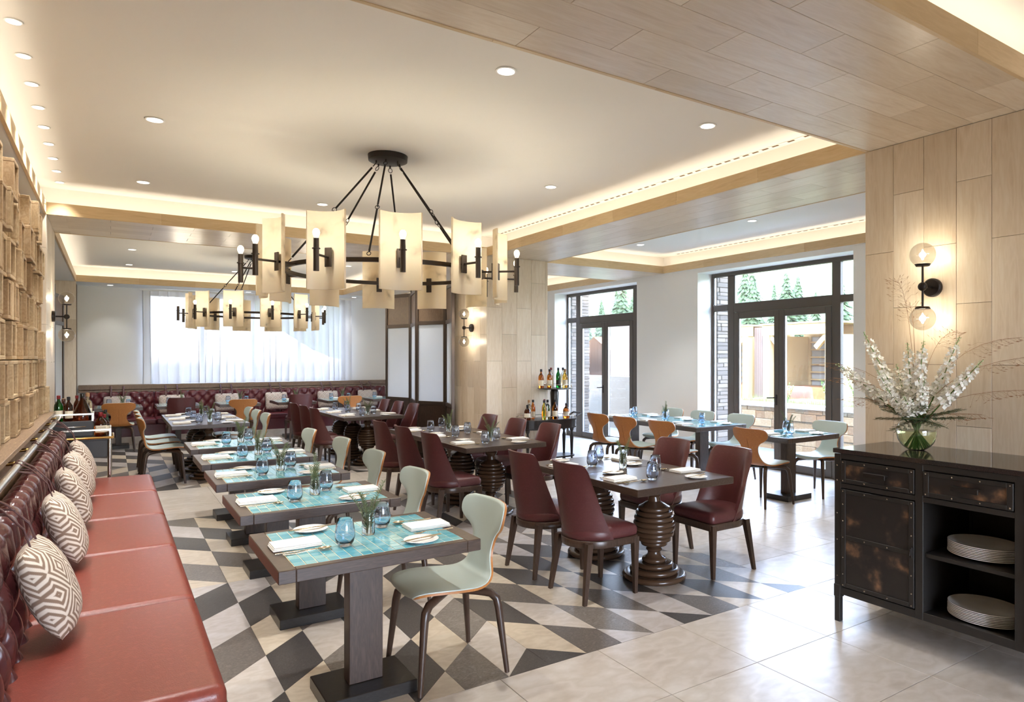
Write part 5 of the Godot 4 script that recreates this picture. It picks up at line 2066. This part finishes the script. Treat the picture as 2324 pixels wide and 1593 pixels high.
func build_carts() -> void:
	# drinks trolley behind the far end of the red banquette
	var t := thing("drinks_trolley", "black and steel two tier drinks trolley behind the red banquette", "trolley", Vector3(-0.2, 0, -8.42))
	var st := st0()
	bb(st, Vector3(-0.24, 0.79, -0.2), Vector3(0.21, 0.825, 0.22), 0.003)
	bb(st, Vector3(-0.22, 0.62, -0.18), Vector3(0.19, 0.79, 0.2), 0.003)
	bb(st, Vector3(-0.22, 0.2, -0.18), Vector3(0.19, 0.225, 0.2), 0.003)
	obj("tray_body", st, M.black_steel, t)
	st = st0()
	bb(st, Vector3(-0.26, 0.825, -0.2), Vector3(0.06, 0.975, 0.06), 0.003)
	var dr := obj("upper_drawer", st, M.black_steel, t)
	st = st0()
	tube(st, [Vector3(-0.2, 0.92, 0.062), Vector3(-0.2, 0.92, 0.08), Vector3(0.0, 0.92, 0.08), Vector3(0.0, 0.92, 0.062)], 0.005, 6)
	obj("pull", st, M.steel, dr)
	for x in [-0.225, 0.195]:
		for z in [-0.185, 0.205]:
			st = st0()
			tube(st, [Vector3(x, 0.0, z), Vector3(x, 0.82, z)], 0.019, 12)
			obj("leg", st, M.steel, t)
	st = st0()
	tube(st, [Vector3(-0.24, 0.815, 0.228), Vector3(0.218, 0.815, 0.228), Vector3(0.222, 0.815, 0.22), Vector3(0.222, 0.815, -0.2)], 0.012, 8)
	obj("edge_rail", st, M.brass, t)
	for g in [[-0.23, 0.2, -0.19, 0.21, 0.83, 0.895], [-0.255, 0.055, -0.195, 0.055, 0.977, 1.045]]:
		st = st0()
		for x in [g[0], g[1]]:
			for z in [g[2], g[3]]:
				bb(st, Vector3(x - 0.008, g[4] - 0.004, z - 0.008), Vector3(x + 0.008, g[5] + 0.008, z + 0.008))
		bb(st, Vector3(g[0], g[5] - 0.01, g[3] - 0.006), Vector3(g[1], g[5] + 0.006, g[3] + 0.006))
		bb(st, Vector3(g[1] - 0.006, g[5] - 0.01, g[2]), Vector3(g[1] + 0.006, g[5] + 0.006, g[3]))
		bb(st, Vector3(g[0] - 0.006, g[5] - 0.01, g[2]), Vector3(g[0] + 0.006, g[5] + 0.006, g[3]))
		obj("gallery_rail", st, M.steel, t)
	var tp := Vector3(-0.2, 0, -8.42)
	bottle("decanter", tp + Vector3(-0.03, 0.976, -0.03), "brown", "cap_black", "", 0.4, "dark bell shaped decanter bottle on the upper tray of the drinks trolley", 1.25)
	bottle("decanter", tp + Vector3(-0.185, 0.976, -0.125), "brown", "cork", "", 0.4, "second bell shaped bottle standing behind the dark decanter on the trolley", 1.0)
	bottle("round", tp + Vector3(0.01, 0.976, -0.155), "pale", "cork", "paper_label", 0.2, "pale glass bottle behind the decanter on the drinks trolley", 1.0)
	bottle("squat", tp + Vector3(0.12, 0.826, 0.13), "amber", "cap_red", "paper_label", 0.25, "amber whiskey bottle with red cap on the lower trolley tray", 1.12, ["SOUTHERN", "COMFORT"])
	bottle("squat", tp + Vector3(0.15, 0.826, 0.02), "brown", "cap_red", "paper_label", 0.3, "brown bottle with red cap behind the whiskey on the trolley")
	bottle("slim", tp + Vector3(0.16, 0.826, -0.09), "green", "cap_black", "paper_label", 0.3, "green bottle at the back of the lower trolley tray", 0.85)
	bottle("round", tp + Vector3(-0.14, 0.976, 0.015), "brown", "cap_black", "paper_label", 0.3, "dark bottle with pale label at the left of the upper trolley tray", 0.9)
	bottle("round", tp + Vector3(-0.22, 0.976, -0.01), "green", "cap_red", "paper_label", 0.3, "dark bottle with red cap at the back left of the trolley", 0.95)
	bottle("slim", tp + Vector3(-0.08, 0.976, -0.165), "brown", "cap_red", "black_label", 0.3, "slim dark bottle left of the decanter on the trolley", 0.85)
	# half round bar cart before the birch pier
	var c := thing("bar_cart", "black half round bar cart with raised bottle shelf before the birch pier", "bar cart", Vector3(5.02, 0, -8.08))
	var top := PackedVector2Array()
	for k in 17:
		var a := -PI / 2 + PI * k / 16
		top.append(Vector2(0.27 + 0.2 * cos(a), 0.2 * sin(a)))
	for k in 17:
		var a := PI / 2 + PI * k / 16
		top.append(Vector2(-0.27 + 0.2 * cos(a), 0.2 * sin(a)))
	st = st0()
	stone_piece(st, top, 0.0, 0.755, 0.735)
	stone_piece(st, top, 0.015, 0.736, 0.64)
	stone_piece(st, top, 0.004, 0.641, 0.625)
	obj("deck", st, M.base_black, c)
	st = st0()
	stone_piece(st, top, 0.03, 0.24, 0.22)
	obj("lower_shelf", st, M.base_black, c)
	for x in [-0.36, 0.36]:
		for z in [-0.1, 0.1]:
			st = st0()
			lathe(st, V2([0.0, 0.0, 0.024, 0.0, 0.03, 0.02, 0.014, 0.05, 0.014, 0.12, 0.026, 0.16, 0.014, 0.2, 0.02, 0.35, 0.026, 0.5, 0.014, 0.56, 0.03, 0.6, 0.03, 0.63]), 14, Vector3(x, 0, z))
			obj("leg", st, M.base_black, c)
	st = st0()
	lathe(st, V2([0.065, 0.0, 0.06, 0.02, 0.05, 0.05, 0.055, 0.2, 0.062, 0.36, 0.05, 0.4, 0.07, 0.415]), 18, Vector3(0.16, 0.755, -0.04))
	obj("shelf_post", st, M.base_black, c)
	st = st0()
	lathe(st, V2([0.0, 1.165, 0.235, 1.165, 0.25, 1.172, 0.25, 1.182, 0.0, 1.184]), 36, Vector3(0.16, 0, -0.02))
	obj("round_shelf", st, M.base_black, c)
	st = st0()
	var ring := []
	for k in 25:
		ring.append(Vector3(0.16 + 0.235 * cos(TAU * k / 24), 1.235, -0.02 + 0.235 * sin(TAU * k / 24)))
	tube(st, ring, 0.004, 6, false)
	for k in 8:
		tube(st, [ring[k * 3] - Vector3(0, 0.054, 0), ring[k * 3]], 0.0045, 6)
	obj("shelf_gallery", st, M.steel, c)
	st = st0()
	var r2 := []
	for p in top:
		r2.append(Vector3(p.x * 0.97, 0.8, p.y * 0.94))
	r2.append(r2[0])
	tube(st, r2, 0.004, 6, false)
	for k in range(0, 34, 3):
		tube(st, [r2[k] - Vector3(0, 0.046, 0), r2[k]], 0.004, 6)
	obj("deck_gallery", st, M.steel, c)
	st = st0()
	tube(st, [Vector3(0.44, 0.78, -0.1), Vector3(0.53, 0.82, -0.1), Vector3(0.53, 0.82, 0.1), Vector3(0.44, 0.78, 0.1)], 0.012, 8)
	obj("push_handle", st, M.base_black, c)
	var o := Vector3(5.02, 0, -8.08)
	var up := [["round", -0.13, 0.04, "amber", "cap_black", "paper_label", "amber bottle at left on the round shelf of the bar cart"], ["round", -0.01, 0.07, "amber", "cap_black", "paper_label", "amber bottle with broad label second on the round shelf"], ["slim", 0.07, -0.02, "pale", "cap_red", "", "clear bottle with dark red cap behind the green one"], ["slim", 0.12, 0.09, "green", "cap_black", "black_label", "tall green bottle in the middle of the round shelf"], ["round", 0.24, 0.08, "gold", "cork", "paper_label", "pale gold bottle at right on the round shelf"], ["slim", 0.27, -0.02, "pale", "cap_black", "", "clear bottle at the back right of the round shelf"]]
	for b in up:
		bottle(b[0], o + Vector3(b[1] + 0.02, 1.185, b[2]), b[3], b[4], b[5], -0.6, b[6], 0.98)
	var dn := [["squat", -0.34, 0.06, "brown", "cap_black", "paper_label", "squat brown bottle at the left end of the bar cart deck"], ["round", -0.27, -0.02, "pale", "cork", "paper_label", "clear corked bottle behind the squat brown one"], ["slim", -0.18, -0.06, "amber", "cap_black", "paper_label", "tall amber bottle at the back of the bar cart deck"], ["slim", -0.1, 0.1, "gold", "cap_black", "", "bright gold bottle at the front of the bar cart deck"], ["round", -0.03, 0.08, "pale", "cap_black", "paper_label", "clear bottle with white label beside the gold one"], ["slim", 0.02, -0.08, "green", "cap_red", "", "green bottle with red cap before the shelf post"], ["round", 0.08, 0.1, "amber", "cap_black", "paper_label", "amber bottle with green label on the bar cart deck"], ["squat", 0.28, 0.08, "amber", "cap_black", "paper_label", "squat amber bottle at the right end of the bar cart deck"]]
	for b in dn:
		bottle(b[0], o + Vector3(b[1], 0.756, b[2]), b[3], b[4], b[5], -0.6, b[6], 1.0 if b[0] != "slim" else 0.92)

# ------------------------------------------------------------------ terrace and hillside
func stones(parent: Node, keys: String, a: Vector3, b: Vector3, out: Vector3, course: float, lmin: float, lmax: float, sd: int) -> void:
	# rough courses of stones on a vertical face from a to b (b.y is the top)
	var dir := Vector3(b.x - a.x, 0, b.z - a.z)
	var L := dir.length()
	dir /= L
	var y := a.y
	var row := 0
	while y < b.y - 0.02:
		var h := minf(course * (0.75 + 0.5 * h3(row, sd)), b.y - y)
		var s := 0.0
		var k := 0
		while s < L - 0.01:
			var l := minf(lerpf(lmin, lmax, h3(row, k, sd)), L - s)
			if L - s - l < 0.04:
				l = L - s
			var d := 0.03 + 0.03 * h3(k, row, sd + 3)
			var st := st0()
			bx(st, Vector3(l / 2, h / 2, 0), Vector3(l - 0.006, h - 0.006, d * 2), 0.006)
			put("stone", mesh_of(st), M[keys + str(int(h3(row, k, sd + 7) * 3) % 3)], parent, Transform3D(Basis(dir, Vector3.UP, dir.cross(Vector3.UP)), a + dir * s + Vector3(0, y - a.y, 0)))
			s += l
			k += 1
		y += h
		row += 1

func build_outside() -> void:
	var ter := struct("terrace", "pale paved terrace outside the glazed doors")
	var st := st0()
	bb(st, Vector3(7.95, -0.25, -30), Vector3(9.75, -0.01, 8))
	bb(st, Vector3(9.75, -0.25, -40), Vector3(30, -0.02, -10.2))
	obj("paving", st, M.paving, ter)
	# stone reveals left of each opening
	for z in [-11.83, -7.68]:
		var w := struct("wall_stone_pier" + ("" if z < -9 else "_near"), "grey stacked stone reveal outside the glazed door")
		var s := st0()
		bb(s, Vector3(7.96, 0, z - 0.7), Vector3(8.42, 3.1, z - 0.03))
		obj("core", s, M.grey_stone1, w)
		stones(w, "grey_stone", Vector3(8.42, 0, z - 0.02), Vector3(7.96, 3.1, z - 0.02), Vector3(0, 0, 1), 0.065, 0.2, 0.5, int(-z))
	# planter wall with coping, lawn behind
	var pw := struct("wall_planter", "tan rubble stone planter wall with pale coping outside the near door")
	st = st0()
	bb(st, Vector3(9.76, -0.02, -9.9), Vector3(10.0, 0.73, 0))
	bb(st, Vector3(9.76, -0.02, -10.1), Vector3(12, 0.73, -9.9))
	obj("core", st, M.tan_stone1, pw)
	stones(pw, "tan_stone", Vector3(9.74, -0.02, -9.95), Vector3(9.74, 0.73, -2.6), Vector3(-1, 0, 0), 0.15, 0.16, 0.5, 4)
	st = st0()
	bb(st, Vector3(9.66, 0.73, -10.1), Vector3(10.05, 0.79, 0), 0.004)
	obj("coping", st, M.coping, pw)
	st = st0()
	bb(st, Vector3(10.05, 0.0, -9.85), Vector3(13, 0.68, 4))
	bb(st, Vector3(13.0, 0.0, -22), Vector3(40, 0.45, 4))
	obj("turf", st, M.meadow, struct("lawn", "lawn behind the planter wall"))
	# strip of grass and young shrubs behind the coping
	var gs := st0()
	for k in 5200:
		var p := Vector3(10.06 + 1.1 * h3(k, 1), 0.68, -9.7 + 6.5 * h3(k, 2))
		var a := h3(k, 3) * TAU
		var h := 0.06 + 0.14 * h3(k, 4)
		var d := Vector3(cos(a), 0, sin(a)) * 0.006
		var tip := p + Vector3(0.05 * (h3(k, 5) - 0.5), h, 0.05 * (h3(k, 6) - 0.5))
		tri(gs, p - d, tip, p + d)
	var go := obj("grass", gs, M.shrub)
	go.set_meta("kind", "stuff")
	tag(go, "strip of green grass behind the planter coping", "grass")
	for k in 4:
		var sp := place("young_shrub%d" % (k % 2), young_shrub.bind(k), "young_shrub", Vector3(10.6 + 0.25 * (k % 2), 0.685, -8.4 + 0.75 * k), k * 1.4, "young leafy shrub, %s behind the planter coping" % ["leftmost", "second", "third", "rightmost"][k], "shrub", "young shrubs")
		sp.scale = Vector3.ONE * (0.8 + 0.15 * (k % 3))
	# timber cabanas
	cabana(Vector3(14.0, 0.46, -13.3), "pale timber cabana with slatted back, seen in the left pane", 0)
	cabana(Vector3(14.0, 0.46, -10.75), "pale timber cabana with slatted back, behind the near door", 1)
	var fp := thing("timber_screen", "brown timber board screen between the two cabanas", "screen", Vector3(14.1, 0.46, -11.98))
	for k in 7:
		var s := st0()
		bb(s, Vector3(0, 0, -0.245 + 0.07 * k), Vector3(0.03, 1.95, -0.178 + 0.07 * k), 0.003)
		obj("board", s, M.cladding, fp)
	var ps := st0()
	pillow_mesh(ps, 0.5, 0.22, 0.12, 0.2, Vector2(2, 1))
	var zp := obj("pillow", ps, M.chevron)
	zp.position = Vector3(13.6, 0.72, -10.5)
	tag(zp, "red and white zigzag cushion in the cabana", "cushion")
	# low roof beyond the cabanas
	var rf := thing("garden_house", "low garden house with dark shallow roof right of the cabanas", "house", Vector3(20, 0.46, -12.5))
	st = st0()
	bb(st, Vector3(0, 0, 0), Vector3(5, 2.1, 8))
	obj("walls", st, M.larch, rf)
	st = st0()
	oq(st, [Vector3(-0.4, 2.0, -1.2), Vector3(-0.4, 2.9, 4), Vector3(5.4, 2.9, 4), Vector3(5.4, 2.0, -1.2)], Vector3(2, 0, 2))
	oq(st, [Vector3(-0.4, 2.0, 9.2), Vector3(-0.4, 2.9, 4), Vector3(5.4, 2.9, 4), Vector3(5.4, 2.0, 9.2)], Vector3(2, 0, 6))
	oq(st, [Vector3(-0.4, 2.0, -1.2), Vector3(-0.4, 2.9, 4), Vector3(-0.4, 2.0, 9.2)], Vector3(2, 2, 4))
	obj("roof", st, M.roof_slate, rf)
	# yard seen through the far door: roughcast wall, clad box, tiled roof
	var yw := struct("wall_yard", "pale roughcast yard wall outside the far door")
	st = st0()
	bb(st, Vector3(9.6, -0.05, -22), Vector3(9.9, 1.18, -10.3))
	obj("core", st, M.render_wall, yw)
	var bxn := thing("clad_shed", "brown vertically boarded shed beyond the yard wall", "shed", Vector3(13.0, 0, -17.1))
	for k in 22:
		var s := st0()
		bb(s, Vector3(0.0, 0, 0.12 * k), Vector3(0.03, 2.68, 0.12 * k + 0.112), 0.003)
		obj("board", s, M.cladding, bxn)
	st = st0()
	bb(st, Vector3(0.03, 0, 0), Vector3(2.5, 2.66, 2.64))
	obj("core", st, M.cladding, bxn)
	var rp := thing("rail_post", "slim steel post beside the yard wall", "post", Vector3(9.25, 0, -11.2))
	st = st0()
	bb(st, Vector3(-0.02, 0, -0.03), Vector3(0.02, 0.95, 0.03), 0.003)
	obj("post", st, M.frame_steel, rp)
	var ch := thing("chalet", "chalet with brown tiled roof below the trees in the far door", "house", Vector3(20, -2.0, -31))
	st = st0()
	bb(st, Vector3(0, 0, 0), Vector3(7, 2.6, 8))
	obj("walls", st, M.render_wall, ch)
	for sg in 2:
		for k in 7:
			var s := st0()
			var y0 := 2.5 + 0.3 * k
			var z0 := -0.6 + 0.66 * k
			if sg == 1:
				oq(s, [Vector3(-0.5, y0, 8.6 - 0.66 * k), Vector3(7.5, y0, 8.6 - 0.66 * k), Vector3(7.5, y0 + 0.36, 8.6 - 0.66 * (k + 1)), Vector3(-0.5, y0 + 0.36, 8.6 - 0.66 * (k + 1))], Vector3(3, 0, 4))
			else:
				oq(s, [Vector3(-0.5, y0, z0), Vector3(7.5, y0, z0), Vector3(7.5, y0 + 0.36, z0 + 0.66), Vector3(-0.5, y0 + 0.36, z0 + 0.66)], Vector3(3, 0, 4))
			obj("roof_course", s, M.larch_dark, ch)
	var cr := thing("tower_crane", "yellow lattice crane mast before the wood", "crane", Vector3(33, -2, -36))
	for q in [[-0.6, -0.6], [0.6, -0.6], [0.6, 0.6], [-0.6, 0.6]]:
		var s := st0()
		tube(s, [Vector3(q[0], 0, q[1]), Vector3(q[0], 17, q[1])], 0.09, 6)
		obj("chord", s, M.crane_yellow, cr)
	for k in 12:
		var s := st0()
		var y := 1.4 * k
		tube(s, [Vector3(-0.6, y, 0.6), Vector3(0.6, y + 1.4, 0.6), Vector3(-0.6, y + 1.4, 0.6)], 0.06, 5)
		tube(s, [Vector3(-0.6, y, -0.6), Vector3(-0.6, y + 1.4, 0.6)], 0.06, 5)
		obj("lattice", s, M.crane_yellow, cr)
	# hillside
	var hs := struct("hillside", "bright meadow hillside behind the conifers")
	var g := []
	for i in 31:
		var row := []
		for j in 45:
			var x := 24.0 + 14.0 * i
			var z := -400.0 + 11.0 * j
			row.append(Vector3(x, slope_y(x, z), z))
		g.append(row)
	st = st0()
	patch(st, g, true)
	obj("slope", st, M.meadow, hs)
	# conifers
	var spots := []
	var k := 0
	while spots.size() < 90:
		var a := -0.26 + 0.86 * h3(k, 11)   # bearing from the room, right of straight ahead
		var d := 42.0 + 60.0 * pow(h3(k, 12), 1.3)
		var yaw := deg_to_rad(34.6) + a
		var p := Vector3(d * sin(yaw), 0, -d * cos(yaw))
		k += 1
		if p.x < 25.0:
			continue
		var ok := true
		for s in spots:
			if s.distance_to(p) < 3.2:
				ok = false
		if ok or k > 4000:
			spots.append(p)
	spots.sort_custom(func(u, v): return atan2(u.x, -u.z) < atan2(v.x, -v.z))
	for i in spots.size():
		var p: Vector3 = spots[i]
		var d := p.length()
		var door := "far" if atan2(p.x, -p.z) < 0.72 else "near"
		var c := place("conifer%d" % (i % 3), conifer.bind(i % 3), "conifer", Vector3(p.x, slope_y(p.x, p.z) - 0.2, p.z), h3(i, 3) * TAU, "%s conifer in the wood seen through the %s glazed door" % [["slender", "broad", "tall"][i % 3], door], "tree", "conifers outside the %s door" % door)
		var sc := (0.62 if d > 66.0 else 0.78) + 0.25 * h3(i, 8)
		c.scale = Vector3(sc, sc, sc)

func slope_y(x: float, z: float) -> float:
	var r := maxf(0.0, Vector2(x, z).length() - 40.0)
	return -2.6 + 0.1 * minf(r, 60.0) + 0.2 * maxf(0.0, r - 60.0) + 4.0 * sin(x * 0.021 + z * 0.017) * minf(r / 150.0, 1.0)

func young_shrub(t: Node3D, k: int) -> void:
	var s := st0()
	var l := st0()
	for b in 6:
		var a := b * 1.05 + k
		var tip := Vector3(0.16 * cos(a), 0.45 + 0.12 * h3(b, k), 0.16 * sin(a))
		tube(s, [Vector3.ZERO, tip * 0.5 + Vector3(0, 0.04, 0), tip], [0.006, 0.005, 0.002], 5)
		for j in 26:
			var p := tip * (0.3 + 0.7 * j / 26.0)
			var e := Vector3(h3(j, b, 1) - 0.5, h3(j, b, 2) - 0.2, h3(j, b, 3) - 0.5).normalized() * 0.055
			var w := e.cross(Vector3.UP).normalized() * 0.014
			oq(l, [p, p + e * 0.5 - w, p + e, p + e * 0.5 + w], p - Vector3.UP)
	obj("branches", s, M.bark, t)
	obj("leaves", l, M.shrub, t)

func cabana(at: Vector3, label: String, v: int) -> void:
	# opening faces the room (-x); local z along
	var t := thing("cabana", label, "cabana", at, 0.0, "timber cabanas")
	var W := 1.85
	var H := 1.72
	var D := 1.7
	for z in [-W / 2, W / 2]:
		for x in [0.0, D]:
			var s := st0()
			bb(s, Vector3(x - 0.09, 0, z - 0.1), Vector3(x + 0.09, H, z + 0.1), 0.005)
			obj("post", s, M.larch, t)
	for x in [0.0, D]:
		var s := st0()
		bb(s, Vector3(x - 0.1, H, -W / 2 - 0.12), Vector3(x + 0.1, H + 0.27, W / 2 + 0.12), 0.005)
		obj("beam", s, M.larch, t)
	for sg in [-1.0, 1.0]:
		var s := st0()
		bx(s, Vector3(0, H - 0.14, sg * (W / 2 - 0.22)), Vector3(0.1, 0.52, 0.12), 0.004, Basis(Vector3.RIGHT, sg * PI / 4))
		obj("brace", s, M.larch, t)
	var r := st0()
	bb(r, Vector3(-0.15, H + 0.27, -W / 2 - 0.15), Vector3(D + 0.15, H + 0.31, W / 2 + 0.15))
	obj("roof", r, M.larch, t)
	for k in 7:
		var s := st0()
		bb(s, Vector3(D - 0.14, 0.55 + 0.2 * k, -W / 2 + 0.1), Vector3(D - 0.06, 0.59 + 0.2 * k, W / 2 - 0.1), 0.003)
		obj("slat", s, M.larch, t)
	var c := st0()
	bb(c, Vector3(D - 0.04, 0.0, -W / 2 + 0.1), Vector3(D - 0.02, H, W / 2 - 0.1))
	obj("canvas_back", c, M.canvas, t)
	c = st0()
	bb(c, Vector3(D - 0.16, 0.0, -0.06), Vector3(D - 0.05, H, 0.06))
	obj("middle_post", c, M.larch_dark, t)
	c = st0()
	for z in [-W / 2, W / 2]:
		bb(c, Vector3(0.1, 0.1, z - 0.02), Vector3(D - 0.1, H, z + 0.02))
	obj("side_panel", c, M.larch, t)
	c = st0()
	bb(c, Vector3(0.2, 0.0, -W / 2 + 0.12), Vector3(D - 0.1, 0.42, W / 2 - 0.12), 0.01)
	obj("bench", c, M.larch_dark, t)

func conifer(t: Node3D, v: int) -> void:
	var st := st0()
	tube(st, [Vector3.ZERO, Vector3(0, 3, 0), Vector3(0, 9.6, 0)], [0.16, 0.12, 0.02], 6)
	obj("trunk", st, M.bark, t)
	st = st0()
	var R: float = [1.45, 2.1, 1.8][v]
	for layer in 34:
		var q := layer / 34.0
		var y := 0.9 + 8.9 * q
		var r := R * pow(1.0 - q, 0.8) + 0.08
		var n := 14 if q < 0.7 else 9
		for k in n:
			var a := TAU * k / n + layer * 1.7 + v
			var l := r * (0.55 + 0.75 * h3(layer, k, v))
			var d := Vector3(cos(a), 0, sin(a))
			var e := Vector3(-sin(a), 0, cos(a))
			var p := Vector3(0, y + 0.25 + 0.3 * h3(k, layer, v + 5), 0)
			var tip := Vector3(0, y - 0.32 * l + 0.06, 0) + d * l
			var w := 0.2 * l + 0.05
			var m1 := p.lerp(tip, 0.55) + e * w - Vector3(0, 0.12 * l, 0)
			var m2 := p.lerp(tip, 0.55) - e * w - Vector3(0, 0.12 * l, 0)
			var hi := p.lerp(tip, 0.5) + Vector3(0, 0.1, 0)
			tri(st, p, m1, hi)
			tri(st, hi, m1, tip)
			tri(st, p, hi, m2)
			tri(st, hi, tip, m2)
			for j in 3:
				var b := p.lerp(tip, 0.35 + 0.25 * j)
				for sg in [-1.0, 1.0]:
					var e2: Vector3 = b + (e * sg + d * 0.6) * (0.24 * l * (1.1 - 0.25 * j)) - Vector3(0, 0.07, 0)
					tri(st, b + Vector3(0, 0.05, 0), e2, b + d * 0.12 * l)
	obj("foliage", st, M.conifer, t)
